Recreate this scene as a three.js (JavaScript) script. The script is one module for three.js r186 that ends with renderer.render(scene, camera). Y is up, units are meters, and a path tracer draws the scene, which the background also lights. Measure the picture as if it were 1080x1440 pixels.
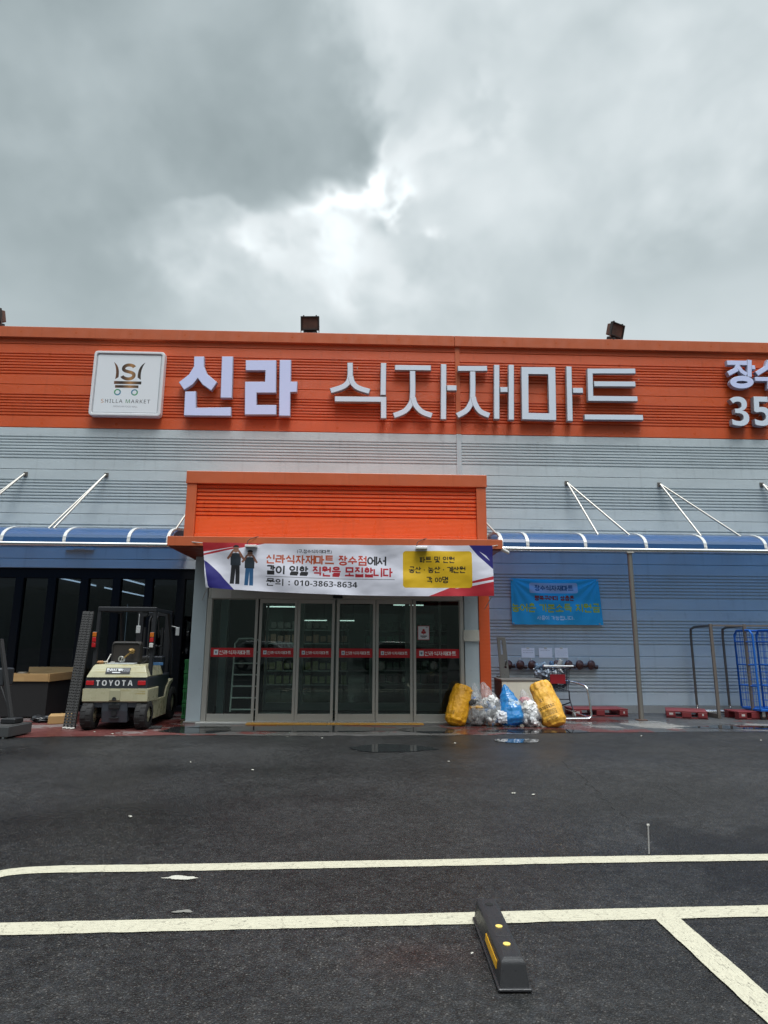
import * as THREE from 'three';
import { RoundedBoxGeometry } from 'three/addons/geometries/RoundedBoxGeometry.js';
import { mergeGeometries } from 'three/addons/utils/BufferGeometryUtils.js';
import { FontLoader } from 'three/addons/loaders/FontLoader.js';
import { TextGeometry } from 'three/addons/geometries/TextGeometry.js';
import { RectAreaLightUniformsLib } from 'three/addons/lights/RectAreaLightUniformsLib.js';

// ------------------------------------------------------------------ camera, sky, sun, exposure
const scene = new THREE.Scene();
const camera = new THREE.PerspectiveCamera(77.95, 0.75, 0.05, 900);
camera.rotation.order = 'YXZ';
camera.position.set(0, 1.43, 13.85);
camera.rotation.set(THREE.MathUtils.degToRad(11.7), THREE.MathUtils.degToRad(-1.9), 0.006);
scene.add(camera);
camera.updateMatrixWorld(true); camera.updateProjectionMatrix();

const renderer = new THREE.WebGLRenderer({ antialias: true });
renderer.toneMapping = THREE.LinearToneMapping;
renderer.toneMappingExposure = 1.36;
renderer.shadowMap.enabled = true;
renderer.shadowMap.type = THREE.PCFSoftShadowMap;
RectAreaLightUniformsLib.init();

// seeded randomness and noise
function rng(seed) { let s = seed >>> 0; return () => { s = (s + 0x6d2b79f5) | 0; let t = Math.imul(s ^ (s >>> 15), 1 | s); t = (t + Math.imul(t ^ (t >>> 7), 61 | t)) ^ t; return ((t ^ (t >>> 14)) >>> 0) / 4294967296; }; }
const hash3 = (x, y, z) => { let h = Math.imul(x | 0, 374761393) ^ Math.imul(y | 0, 668265263) ^ Math.imul(z | 0, 2147483647 - 1640531527); h = Math.imul(h ^ (h >>> 13), 1274126177); h ^= h >>> 16; return (h >>> 0) / 4294967296; };
const sm = (t) => t * t * (3 - 2 * t), lerp = (a, b, t) => a + (b - a) * t, clamp = (v, a = 0, b = 1) => Math.min(b, Math.max(a, v));
const step = (a, b, v) => sm(clamp((v - a) / (b - a)));
function vnoise(x, y, z = 0, per = 0) {
  const xi = Math.floor(x), yi = Math.floor(y), zi = Math.floor(z), u = sm(x - xi), v = sm(y - yi), w = sm(z - zi);
  const m = (a) => (per ? ((a % per) + per) % per : a);
  const g = (a, b, c) => hash3(m(xi + a), m(yi + b), zi + c);
  return lerp(lerp(lerp(g(0, 0, 0), g(1, 0, 0), u), lerp(g(0, 1, 0), g(1, 1, 0), u), v), lerp(lerp(g(0, 0, 1), g(1, 0, 1), u), lerp(g(0, 1, 1), g(1, 1, 1), u), v), w);
}
function fbm(x, y, z = 0, oct = 5, per = 0) { let s = 0, a = 0.5, n = 0; for (let i = 0; i < oct; i++) { s += a * vnoise(x, y, z + i * 17, per); n += a; x *= 2; y *= 2; z *= 2; per *= 2; a *= 0.5; } return s / n; }

const sunDir = new THREE.Vector3(0.12, 0.93, 0.35).normalize();
{ // overcast sky: a dark cloud mass on the left, torn bright gaps ahead, brightest towards the zenith as heavy overcast is
  const W = 2048, H = 1024, data = new Float32Array(W * H * 4), D = 180 / Math.PI;
  const edge = [[-90, -13], [24, -13], [27, -12], [32, -14.3], [36, -12], [38, -4.5], [40, -0.8], [42.5, 2.2], [45, 1.5], [48, 0.4], [51, -1.2], [58, -6], [90, -20]];
  const azB = (el) => { for (let i = 1; i < edge.length; i++) if (el <= edge[i][0]) return lerp(edge[i - 1][1], edge[i][1], sm(clamp((el - edge[i - 1][0]) / (edge[i][0] - edge[i - 1][0])))); return 0; };
  const N = (x, y, z, k, s, o) => fbm(x * k + s, y * k * 1.25 + s * 1.7, z * k + s * 0.6, o);
  const puff = (az, el, a0, e0, ra, re) => Math.exp(-(((az - a0) / ra) ** 2) - (((el - e0) / re) ** 2));
  for (let r = 0; r < H; r++) {
    const e = ((r + 0.5) / H - 0.5) * Math.PI, y = Math.sin(e), c = Math.cos(e);
    for (let q = 0; q < W; q++) {
      const a = ((q + 0.5) / W - 0.5) * 2 * Math.PI, x = Math.cos(a) * c, z = Math.sin(a) * c;
      const w1 = N(x, y, z, 5, 3, 4) - 0.5, w2 = N(x, y, z, 5, 23, 4) - 0.5;
      const big = N(x + w1 * 0.16, y + w2 * 0.16, z, 2.6, 7, 5), mid = N(x + w1 * 0.10, y + w2 * 0.10, z, 9, 41, 5), fine = N(x + w1 * 0.06, y + w2 * 0.06, z, 26, 71, 4);
      const az = Math.atan2(x, -z) * D + w1 * 15 + (mid - 0.5) * 7 + (fine - 0.5) * 6, el = e * D + w2 * 10 + (mid - 0.5) * 3 + (fine - 0.5) * 4;
      let L = 0.475 + (big - 0.5) * 0.34 + (mid - 0.5) * 0.20 + (fine - 0.5) * 0.09;
      const front = step(-0.1, 0.35, -z) * (1 - step(55, 72, el));
      const s = az - azB(el), soft = lerp(8, 2.6, step(34, 41, el)) + 5 * step(43, 52, el), dark = (1 - step(-soft * 1.3, soft * 0.6, s)) * front;
      L = lerp(L, 0.33 + (big - 0.5) * 0.26 + (mid - 0.5) * 0.15 + (fine - 0.5) * 0.05 + (1 - step(-60, -8, s)) * 0.04, dark);
      const lit = front * (1 - dark);
      L += lit * 0.12 * puff(az, el, 1, 36, 14, 8) * (0.5 + mid);
      L += lit * (0.24 * Math.exp(-(((s - 0.9) / 1.3) ** 2)) * step(37, 40, el) * (1 - step(43, 48, el)) + 0.30 * puff(az, el, 4.2, 41.6, 3.6, 2.2) + 0.15 * puff(az, el, 0.0, 36.4, 3.2, 3.4) + 0.42 * puff(az, el, 7.4, 35.6, 1.3, 1.5) + 0.22 * puff(az, el, 6.6, 39.8, 1.2, 1.2) + 0.12 * puff(az, el, -8, 33.5, 2.2, 2.5) + 0.10 * puff(az, el, 13, 43, 3, 3)) * (0.15 + 1.0 * step(0.42, 0.58, mid * 0.5 + fine * 0.5));
      L -= lit * (0.16 * puff(az, el, 4.2, 38.6, 1.9, 1.3) + 0.07 * puff(az, el, 30, 30, 9, 5));
      L = lerp(L, 0.50 + (big - 0.5) * 0.12 + (mid - 0.5) * 0.05, (1 - step(22, 33, el)) * (1 - dark * 0.62));
      const back = 0.15 + 0.08 * (big - 0.5) + 2.9 * step(0.5, 1.0, y) * (0.75 + 0.5 * mid);
      L = lerp(back, L, Math.max(front, 0));
      if (y < 0) L = lerp(L, 0.22, step(0, 0.12, -y));
      const o = (r * W + q) * 4, cool = clamp((0.62 - L) * 0.6, 0, 0.2);
      data[o] = L * (0.93 - cool * 0.45); data[o + 1] = L * 1.005; data[o + 2] = L * (1.035 + cool * 0.12); data[o + 3] = 1;
    }
  }
  const sky = new THREE.DataTexture(data, W, H, THREE.RGBAFormat, THREE.FloatType);
  sky.mapping = THREE.EquirectangularReflectionMapping; sky.magFilter = sky.minFilter = THREE.LinearFilter; sky.needsUpdate = true;
  scene.background = sky; scene.environment = sky;
}
const sun = new THREE.DirectionalLight(new THREE.Color(1.0, 0.975, 0.94), 1.5);
sun.position.copy(sunDir).multiplyScalar(40); sun.castShadow = true; sun.shadow.radius = 40;
sun.shadow.mapSize.set(2048, 2048);
Object.assign(sun.shadow.camera, { left: -16, right: 16, top: 16, bottom: -16, near: 1, far: 90 });
scene.add(sun); scene.add(sun.target);

// ------------------------------------------------------------------ helpers
const used = new Map();
function numbered(n) { const k = used.get(n) ?? 0; used.set(n, k + 1); return k ? `${n}_${String(k).padStart(3, '0')}` : n; }
function tag(o, label, category, group) { o.userData.label = label; o.userData.category = category; if (group) o.userData.group = group; return o; }
function thing(name, label, category, pos = [0, 0, 0], ry = 0, group) { const g = new THREE.Group(); g.name = numbered(name); g.position.set(...pos); g.rotation.y = ry; scene.add(g); return tag(g, label, category, group); }
function struct(name, geo, mat) { const m = new THREE.Mesh(geo, mat); m.name = numbered(name); m.userData.kind = 'structure'; scene.add(m); return m; }
function part(parent, name, geo, mat, pos, rot) { const m = new THREE.Mesh(Array.isArray(geo) ? merge(geo) : geo, mat); m.name = name; if (pos) m.position.set(...pos); if (rot) m.rotation.set(...rot); parent.add(m); return m; }
function merge(list) {
  return mergeGeometries(list.map((g) => { let n = g.index ? g.toNonIndexed() : g.clone(); for (const k of Object.keys(n.attributes)) if (!['position', 'normal', 'uv'].includes(k)) n.deleteAttribute(k); if (!n.attributes.uv) n.setAttribute('uv', new THREE.BufferAttribute(new Float32Array(n.attributes.position.count * 2), 2)); n.morphAttributes = {}; return n; }), false);
}
const V = (x, y, z) => new THREE.Vector3(x, y, z);
function boxUV(g) { // uv in metres, by the way each face points
  if (g.index) g = g.toNonIndexed();
  const p = g.attributes.position, n = g.attributes.normal, uv = new Float32Array(p.count * 2);
  for (let i = 0; i < p.count; i++) { const ax = Math.abs(n.getX(i)), ay = Math.abs(n.getY(i)), az = Math.abs(n.getZ(i));
    if (ay >= ax && ay >= az) { uv[2 * i] = p.getX(i); uv[2 * i + 1] = p.getZ(i); } else if (ax >= az) { uv[2 * i] = p.getZ(i); uv[2 * i + 1] = p.getY(i); } else { uv[2 * i] = p.getX(i); uv[2 * i + 1] = p.getY(i); } }
  g.setAttribute('uv', new THREE.BufferAttribute(uv, 2)); return g;
}
function B(w, h, d, x = 0, y = 0, z = 0, r = 0.004) { r = Math.min(r, w / 2.1, h / 2.1, d / 2.1); const g = r > 0 ? new RoundedBoxGeometry(w, h, d, 1, r) : new THREE.BoxGeometry(w, h, d); g.translate(x, y, z); return boxUV(g); }
const BB = (x0, x1, y0, y1, z0, z1, r) => B(x1 - x0, y1 - y0, z1 - z0, (x0 + x1) / 2, (y0 + y1) / 2, (z0 + z1) / 2, r);
function rod(a, b, r, seg = 10, r2 = r) { const d = b.clone().sub(a), L = d.length(), g = new THREE.CylinderGeometry(r2, r, L, seg); g.applyQuaternion(new THREE.Quaternion().setFromUnitVectors(V(0, 1, 0), d.normalize())); g.translate((a.x + b.x) / 2, (a.y + b.y) / 2, (a.z + b.z) / 2); return g; }
function bar(a, b, w, h, r = 0.003) { const d = b.clone().sub(a), L = d.length(); const g = new RoundedBoxGeometry(w, h, L, 1, Math.min(r, w / 2.2, h / 2.2)); const m = new THREE.Matrix4().lookAt(a, b, Math.abs(d.y / L) > 0.99 ? V(0, 0, 1) : V(0, 1, 0)); g.applyMatrix4(m); g.translate((a.x + b.x) / 2, (a.y + b.y) / 2, (a.z + b.z) / 2); return g; }
function pipe(pts, r, bend = 0.08, seg = 8, closed = false) { // a tube along a polyline with rounded bends
  const path = new THREE.CurvePath(), P = pts.map((p) => (p.isVector3 ? p : V(...p))); let from = P[0];
  for (let i = 1; i < P.length - 1; i++) { const a = P[i].clone().sub(P[i - 1]), b = P[i + 1].clone().sub(P[i]), k = Math.min(bend, a.length() / 2.1, b.length() / 2.1); const s = P[i].clone().addScaledVector(a.normalize(), -k), e = P[i].clone().addScaledVector(b.normalize(), k); path.add(new THREE.LineCurve3(from, s)); path.add(new THREE.QuadraticBezierCurve3(s, P[i], e)); from = e; }
  path.add(new THREE.LineCurve3(from, P[P.length - 1]));
  return new THREE.TubeGeometry(path, Math.max(2, path.curves.length * 5), r, seg, closed);
}
function cyl(r1, r2, h, seg, x, y, z, axis = 'y') { const g = new THREE.CylinderGeometry(r1, r2, h, seg); if (axis === 'x') g.rotateZ(Math.PI / 2); if (axis === 'z') g.rotateX(Math.PI / 2); g.translate(x, y, z); return g; }
// where the ray through a point of the picture meets an upright plane parallel to the shop front, or the ground
function ray(px, py) { return V((px / 1080) * 2 - 1, 1 - (py / 1440) * 2, 0.5).unproject(camera).sub(camera.position); }
function W(px, py, z = 0) { const d = ray(px, py), t = (z - camera.position.z) / d.z; return camera.position.clone().addScaledVector(d, t); }
function Gd(px, py, h = 0) { const d = ray(px, py), t = (h - camera.position.y) / d.y; return camera.position.clone().addScaledVector(d, t); }

// textures
function dataTex(n, f, srgb = false, m = n) { const d = new Uint8Array(n * m * 4); for (let y = 0; y < m; y++) for (let x = 0; x < n; x++) { const c = f(x, y), o = (y * n + x) * 4; if (typeof c === 'number') d[o] = d[o + 1] = d[o + 2] = clamp(c) * 255; else { d[o] = clamp(c[0]) * 255; d[o + 1] = clamp(c[1]) * 255; d[o + 2] = clamp(c[2]) * 255; } d[o + 3] = 255; } const t = new THREE.DataTexture(d, n, m, THREE.RGBAFormat); t.wrapS = t.wrapT = THREE.RepeatWrapping; t.magFilter = THREE.LinearFilter; t.minFilter = THREE.LinearMipmapLinearFilter; t.generateMipmaps = true; if (srgb) t.colorSpace = THREE.SRGBColorSpace; t.needsUpdate = true; return t; }
function rep(t, u, v = u) { const c = t.clone(); c.repeat.set(u, v); c.needsUpdate = true; return c; }
function canvasTex(w, h, draw) { const c = document.createElement('canvas'); c.width = w; c.height = h; const g = c.getContext('2d'); draw(g, w, h); const t = new THREE.CanvasTexture(c); t.colorSpace = THREE.SRGBColorSpace; t.anisotropy = 8; return t; }
const lin = (r, g, b) => new THREE.Color().setRGB(r, g, b);

// dirt and grain for painted metal: multiplies the paint, streaks and spots of real grime
const grime = dataTex(512, (x, y) => { const u = x / 512, v = y / 512; const n = fbm(u * 6, v * 6, 3, 5, 6), st = fbm(u * 48, v * 3, 8, 3, 48 / 16 * 16), sp = vnoise(u * 128, v * 128, 4, 128); let k = 0.93 + (n - 0.5) * 0.15 - Math.max(0, st - 0.64) * 0.4; if (sp > 0.965) k -= 0.14; return k; });
const roughN = dataTex(256, (x, y) => 0.75 + (fbm(x / 256 * 8, y / 256 * 8, 6, 5, 8) - 0.5) * 0.7);
const speck = dataTex(256, (x, y) => fbm(x / 256 * 32, y / 256 * 32, 9, 3, 32));
function paint(c, rough = 0.5, o = {}) { return new THREE.MeshPhysicalMaterial({ color: c, roughness: rough, map: rep(grime, o.k ?? 0.5), roughnessMap: rep(roughN, 0.8), ...(o.more || {}) }); }
const plain = (c, rough = 0.6, metal = 0, more = {}) => new THREE.MeshPhysicalMaterial({ color: c, roughness: rough, metalness: metal, ...more });
const lines = dataTex(16, (x, y) => (y < 5 ? 0.2 : 1), false, 16); // fine ribs rolled into the flat bands of the siding
const ribbed = (c, rough) => new THREE.MeshPhysicalMaterial({ color: c, roughness: rough, map: rep(grime, 0.22, 0.5), roughnessMap: rep(roughN, 0.6), bumpMap: rep(lines, 1, 40), bumpScale: 0.0016 });
const M = {
  orange: ribbed(lin(0.66, 0.096, 0.018), 0.5), orangeBox: ribbed(lin(0.78, 0.105, 0.012), 0.45), coping: paint(lin(0.56, 0.13, 0.05), 0.5), grey: ribbed(lin(0.53, 0.60, 0.635), 0.5),
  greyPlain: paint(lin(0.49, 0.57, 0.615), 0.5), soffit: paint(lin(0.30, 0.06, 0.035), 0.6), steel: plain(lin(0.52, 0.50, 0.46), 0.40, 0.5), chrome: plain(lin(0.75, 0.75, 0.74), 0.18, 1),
  whiteMetal: paint(lin(0.78, 0.78, 0.76), 0.4), black: plain(lin(0.012, 0.013, 0.015), 0.5), darkFrame: plain(lin(0.005, 0.006, 0.008), 0.6, 0, { specularIntensity: 0.35 }), rubber: plain(lin(0.02, 0.02, 0.021), 0.75, 0, { bumpMap: rep(speck, 6), bumpScale: 0.001 }),
  glassDoor: plain(lin(0.78, 0.86, 0.83), 0.015, 0, { transmission: 1, thickness: 0, ior: 1.5 }), glassDark: plain(lin(0.42, 0.50, 0.58), 0.015, 0, { transmission: 1, thickness: 0, ior: 1.5 }), 
  sheet: plain(lin(0.085, 0.25, 0.57), 0.28, 0, { transmission: 0.75, thickness: 0, specularIntensity: 0.6, ior: 1.5 }),
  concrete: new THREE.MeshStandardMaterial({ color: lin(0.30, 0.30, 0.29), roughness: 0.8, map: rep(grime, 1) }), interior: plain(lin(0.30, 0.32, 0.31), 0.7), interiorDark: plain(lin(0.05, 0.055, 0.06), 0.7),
  rust: new THREE.MeshStandardMaterial({ color: lin(0.14, 0.085, 0.065), roughness: 0.8, map: dataTex(256, (x, y) => { const n = fbm(x / 256 * 8, y / 256 * 8, 21, 5, 8); return [0.55 + n * 0.6, 0.5 + n * 0.5, 0.5 + n * 0.45]; }) }),
};

// ------------------------------------------------------------------ Korean lettering as strokes
const circ = (cx, cy, rx, ry) => Array.from({ length: 21 }, (_, i) => [cx + rx * Math.cos(i / 20 * 2 * Math.PI), cy + ry * Math.sin(i / 20 * 2 * Math.PI)]);
const CON = {
  'ㄱ': [[[0, 0], [1, 0], [0.95, 1]]], 'ㄲ': [[[0, 0], [0.42, 0], [0.4, 1]], [[0.56, 0], [1, 0], [0.97, 1]]], 'ㄴ': [[[0, 0], [0, 1], [1, 1]]], 'ㄷ': [[[1, 0], [0, 0], [0, 1], [1, 1]]],
  'ㄹ': [[[0, 0], [1, 0], [1, 0.5], [0, 0.5], [0, 1], [1, 1]]], 'ㅁ': [[[0, 0], [1, 0], [1, 1], [0, 1], [0, 0], [0.5, 0]]], 'ㅂ': [[[0, 0], [0, 1], [1, 1], [1, 0]], [[0, 0.5], [1, 0.5]]],
  'ㅅ': [[[0.5, 0], [0.47, 0.4], [0, 1]], [[0.5, 0.4], [1, 1]]], 'ㅇ': [circ(0.5, 0.5, 0.5, 0.5)], 'ㅈ': [[[0.02, 0], [0.98, 0]], [[0.5, 0], [0.48, 0.45], [0, 1]], [[0.5, 0.45], [1, 1]]],
  'ㅊ': [[[0.35, -0.12], [0.65, -0.12]], [[0.02, 0.15], [0.98, 0.15]], [[0.5, 0.15], [0.48, 0.5], [0, 1]], [[0.5, 0.5], [1, 1]]], 'ㅋ': [[[0, 0], [1, 0], [0.95, 1]], [[0, 0.5], [1, 0.5]]],
  'ㅌ': [[[1, 0], [0, 0], [0, 1], [1, 1]], [[0, 0.5], [1, 0.5]]], 'ㅍ': [[[0, 0], [1, 0]], [[0, 1], [1, 1]], [[0.28, 0], [0.28, 1]], [[0.72, 0], [0.72, 1]]], 'ㅎ': [[[0.32, -0.05], [0.68, -0.05]], [[0.02, 0.2], [0.98, 0.2]], circ(0.5, 0.7, 0.4, 0.3)],
};
const LS = [...'ㄱㄲㄴㄷㄸㄹㅁㅂㅃㅅㅆㅇㅈㅉㅊㅋㅌㅍㅎ'], VS = [...'ㅏㅐㅑㅒㅓㅔㅕㅖㅗㅘㅙㅚㅛㅜㅝㅞㅟㅠㅡㅢㅣ'], TS = ['', ...'ㄱㄲㄳㄴㄵㄶㄷㄹㄺㄻㄼㄽㄾㄿㅀㅁㅂㅄㅅㅆㅇㅈㅊㅋㅌㅍㅎ'];
const VV = { 'ㅏ': [[[0.3, 0], [0.3, 1]], [[0.3, 0.48], [1, 0.48]]], 'ㅐ': [[[0.12, 0], [0.12, 1]], [[0.88, 0], [0.88, 1]], [[0.12, 0.48], [0.88, 0.48]]], 'ㅓ': [[[0.75, 0], [0.75, 1]], [[0, 0.48], [0.75, 0.48]]], 'ㅔ': [[[0.45, 0], [0.45, 1]], [[0.98, 0], [0.98, 1]], [[-0.15, 0.48], [0.45, 0.48]]], 'ㅕ': [[[0.75, 0], [0.75, 1]], [[0, 0.35], [0.75, 0.35]], [[0, 0.65], [0.75, 0.65]]], 'ㅖ': [[[0.45, 0], [0.45, 1]], [[0.98, 0], [0.98, 1]], [[-0.15, 0.35], [0.45, 0.35]], [[-0.15, 0.62], [0.45, 0.62]]], 'ㅣ': [[[0.6, 0], [0.6, 1]]] };
const VH = { 'ㅗ': [[[0, 1], [1, 1]], [[0.5, 0], [0.5, 1]]], 'ㅜ': [[[0, 0], [1, 0]], [[0.5, 0], [0.5, 1]]], 'ㅡ': [[[0, 0.5], [1, 0.5]]], 'ㅠ': [[[0, 0], [1, 0]], [[0.3, 0], [0.3, 1]], [[0.7, 0], [0.7, 1]]], 'ㅛ': [[[0, 1], [1, 1]], [[0.3, 0], [0.3, 1]], [[0.7, 0], [0.7, 1]]] };
const SPLIT = { 'ㅘ': ['ㅗ', 'ㅏ'], 'ㅝ': ['ㅜ', 'ㅓ'], 'ㅢ': ['ㅡ', 'ㅣ'], 'ㅟ': ['ㅜ', 'ㅣ'], 'ㅚ': ['ㅗ', 'ㅣ'] };
function syllable(ch) {
  const n = ch.charCodeAt(0) - 0xac00; if (n < 0 || n > 11171) return null;
  const L = LS[Math.floor(n / 588)], v = VS[Math.floor((n % 588) / 28)], T = TS[n % 28], out = [];
  const put = (s, x0, x1, y0, y1) => { for (const p of s) out.push(p.map(([x, y]) => [lerp(x0, x1, x), lerp(y0, y1, y)])); };
  if (VV[v]) { if (T) { put(CON[L], 0.1, 0.54, 0.1, 0.48); put(VV[v], 0.62, 0.94, 0.04, 0.56); put(CON[T], 0.2, 0.86, 0.68, 0.94); } else { put(CON[L], 0.08, 0.54, 0.18, 0.8); put(VV[v], 0.62, 0.96, 0.05, 0.95); } }
  else if (VH[v]) { if (T) { put(CON[L], 0.22, 0.78, 0.07, 0.29); put(VH[v], 0.05, 0.95, 0.41, 0.54); put(CON[T], 0.2, 0.8, 0.68, 0.94); } else { put(CON[L], 0.18, 0.82, 0.1, 0.48); put(VH[v], 0.05, 0.95, v === 'ㅡ' ? 0.66 : 0.62, v === 'ㅡ' ? 0.98 : 0.86); } }
  else { const [h, w] = SPLIT[v]; if (T) { put(CON[L], 0.12, 0.52, 0.07, 0.28); put(VH[h], 0.05, 0.6, 0.38, 0.52); put(VV[w], 0.6, 0.94, 0.04, 0.6); put(CON[T], 0.2, 0.86, 0.7, 0.94); } else { put(CON[L], 0.12, 0.52, 0.14, 0.48); put(VH[h], 0.04, 0.6, 0.62, 0.8); put(VV[w], 0.62, 0.96, 0.05, 0.95); } }
  return out;
}
// writes a line of text: strokes for Korean, the built-in face for the rest
function write(g, text, x, y, size, color, weight = 0.12, spacing = 0.98, latin = 'bold') {
  g.strokeStyle = g.fillStyle = color; g.lineWidth = size * weight; g.lineJoin = 'miter'; g.lineCap = 'butt';
  for (const ch of text) {
    const s = syllable(ch);
    if (s) { for (const p of s) { g.beginPath(); p.forEach(([a, b], i) => g[i ? 'lineTo' : 'moveTo'](x + a * size, y + b * size)); g.stroke(); } x += size * spacing; }
    else if (ch === ' ') x += size * 0.36;
    else if (ch === '•') { g.beginPath(); g.arc(x + size * 0.12, y + size * 0.52, size * 0.08, 0, 7); g.fill(); x += size * 0.24; }
    else { g.font = `${latin} ${size * 0.98}px sans-serif`; g.textBaseline = 'alphabetic'; g.fillText(ch, x, y + size * 0.84); x += g.measureText(ch).width * 1.02; }
  }
  return x;
}
function widthOf(g, text, size, spacing = 0.98) { let x = 0; for (const ch of text) { if (syllable(ch)) x += size * spacing; else if (ch === ' ') x += size * 0.36; else if (ch === '•') x += size * 0.24; else { g.font = `bold ${size * 0.98}px sans-serif`; x += g.measureText(ch).width * 1.02; } } return x; }

// ------------------------------------------------------------------ ground
const aggregate = (x, y, n, per, seed) => { // stones in a dark binder: [brightness, height]
  const gx = x * per / n, gy = y * per / n, xi = Math.floor(gx), yi = Math.floor(gy); let best = 9, id = 0;
  for (let j = -1; j < 2; j++) for (let i = -1; i < 2; i++) { const a = ((xi + i) % per + per) % per, b = ((yi + j) % per + per) % per; const dx = xi + i + hash3(a, b, seed) - gx, dy = yi + j + hash3(a, b, seed + 1) - gy, d = dx * dx + dy * dy; if (d < best) { best = d; id = hash3(a, b, seed + 2); } }
  return [id, Math.sqrt(best)];
};
const aspA = [], NA = 1024;
const aspColor = dataTex(NA, (x, y) => { const [id, d] = aggregate(x, y, NA, 230, 3); const [id2, d2] = aggregate(x, y, NA, 110, 33); const n = fbm(x / NA * 10, y / NA * 10, 5, 4, 10); let k = 0.33 + n * 0.14 + (vnoise(x / NA * 48, y / NA * 48, 77, 48) - 0.5) * 0.13 + (vnoise(x / NA * 96, y / NA * 96, 78, 96) - 0.5) * 0.16; if (d < 0.45) k += (id - 0.35) * 0.34; if (d2 < 0.22 && id2 > 0.82) k += (id2 - 0.6) * 1.1; const w = (id2 - 0.5) * 0.03; return [k + w, k, k - w * 1.2]; }, true);
const aspBump = dataTex(NA, (x, y) => { const [id, d] = aggregate(x, y, NA, 230, 3); const [id2, d2] = aggregate(x, y, NA, 110, 33); return clamp(0.35 + (0.5 - d) * 0.55 * (0.4 + id) + (d2 < 0.3 && id2 > 0.6 ? 0.22 : 0)); });
// how wet the asphalt is: low = a film of water, high = drying
const NW = 1024;
const wetTex = dataTex(NW, (x, y) => { const u = x / NW, v = y / NW; const n = fbm(u * 24, v * 24, 3, 5, 24), b = fbm(u * 8, v * 8, 13, 4, 8); return clamp(0.39 + (b - 0.5) * 0.95 + (n - 0.5) * 0.5, 0.13, 0.8); });
const asphaltMat = new THREE.MeshPhysicalMaterial({ color: lin(0.094, 0.0945, 0.096), map: rep(aspColor, 1 / 2.1), bumpMap: rep(aspBump, 1 / 2.1), bumpScale: 0.007, roughness: 1, roughnessMap: rep(wetTex, 1 / 40), vertexColors: true, specularIntensity: 0.7 });
// damp stains that the lot shows in the photograph: a soaked tongue on the right, a rusty patch by the wheel stop
const soaked = [[885, 1155], [930, 1152], [1010, 1175], [1085, 1150], [1200, 1140], [1200, 1270], [1085, 1262], [1035, 1258], [985, 1222], [930, 1208]].map(([a, b]) => { const p = Gd(a, b); return [p.x, p.z]; });
function inside(poly, x, z) { let c = false; for (let i = 0, j = poly.length - 1; i < poly.length; j = i++) { const [xi, zi] = poly[i], [xj, zj] = poly[j]; if ((zi > z) !== (zj > z) && x < ((xj - xi) * (z - zi)) / (zj - zi) + xi) c = !c; } return c; }
const rustSpot = Gd(592, 1345);
{
  const axis = (lo, a, b, hi, s) => { const o = []; for (let v = lo; v < a - 0.01; v += Math.max(0.6, (a - v) * 0.25)) o.push(v); for (let v = a; v <= b + 1e-6; v += s) o.push(v); for (let v = b + 0.6; v < hi; v += Math.max(0.6, (v - b) * 0.3)) o.push(v); o.push(hi); return o; };
  const xs = axis(-400, -9, 9, 400, 0.08), zs = axis(-400, 2.5, 12.5, 400, 0.08), pos = [], uv = [], col = [], nor = [], idx = [];
  for (const z of zs) for (const x of xs) {
    pos.push(x, 0, z); nor.push(0, 1, 0); uv.push(x, -z);
    const b = fbm(x * 0.42 + 40, z * 1.15 + 7, 1, 4), m = fbm(x * 2.3 + 4, z * 2.3, 5, 4); let k = 0.92 + (b - 0.5) * 1.15 + (m - 0.5) * 0.3;
    const jx = (fbm(x * 3, z * 3, 8, 3) - 0.5) * 0.5, jz = (fbm(x * 3, z * 3, 28, 3) - 0.5) * 0.5;
    if (inside(soaked, x + jx, z + jz)) k *= 0.42;
    let r = k, g = k, bl = k; const dr = Math.hypot((x - rustSpot.x + jx * 0.5) / 0.34, (z - rustSpot.z + jz * 0.4) / 0.2); if (dr < 1.4) { const q = (1 - step(0.2, 1.4, dr)) * (0.35 + 0.65 * fbm(x * 7, z * 7, 3, 4)); r *= 1 - 0.12 * q; g *= 1 - 0.52 * q; bl *= 1 - 0.60 * q; }
    col.push(r, g, bl);
  }
  const w = xs.length; for (let j = 0; j < zs.length - 1; j++) for (let i = 0; i < w - 1; i++) { const a = j * w + i; idx.push(a, a + w, a + 1, a + 1, a + w, a + w + 1); }
  const g = new THREE.BufferGeometry(); g.setAttribute('position', new THREE.Float32BufferAttribute(pos, 3)); g.setAttribute('normal', new THREE.Float32BufferAttribute(nor, 3)); g.setAttribute('uv', new THREE.Float32BufferAttribute(uv, 2)); g.setAttribute('color', new THREE.Float32BufferAttribute(col, 3)); g.setIndex(idx);
  struct('asphalt_ground', g, asphaltMat);
}
// a flat sheet from an outline (x, z), uv in metres; several outlines may wobble
function sheet(poly, y) { const s = new THREE.Shape(poly.map(([x, z]) => new THREE.Vector2(x, -z))); const g = new THREE.ShapeGeometry(s, 12); g.rotateX(-Math.PI / 2); g.translate(0, y, 0); return g; }
function blob(cx, cz, rx, rz, seed, n = 48, amp = 0.45) { return Array.from({ length: n }, (_, i) => { const a = i / n * 2 * Math.PI, k = 1 + (fbm(Math.cos(a) * 1.6 + seed, Math.sin(a) * 1.6 + seed * 2, seed, 4) - 0.5) * 2 * amp; return [cx + Math.cos(a) * rx * k, cz + Math.sin(a) * rz * k]; }); }
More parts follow.
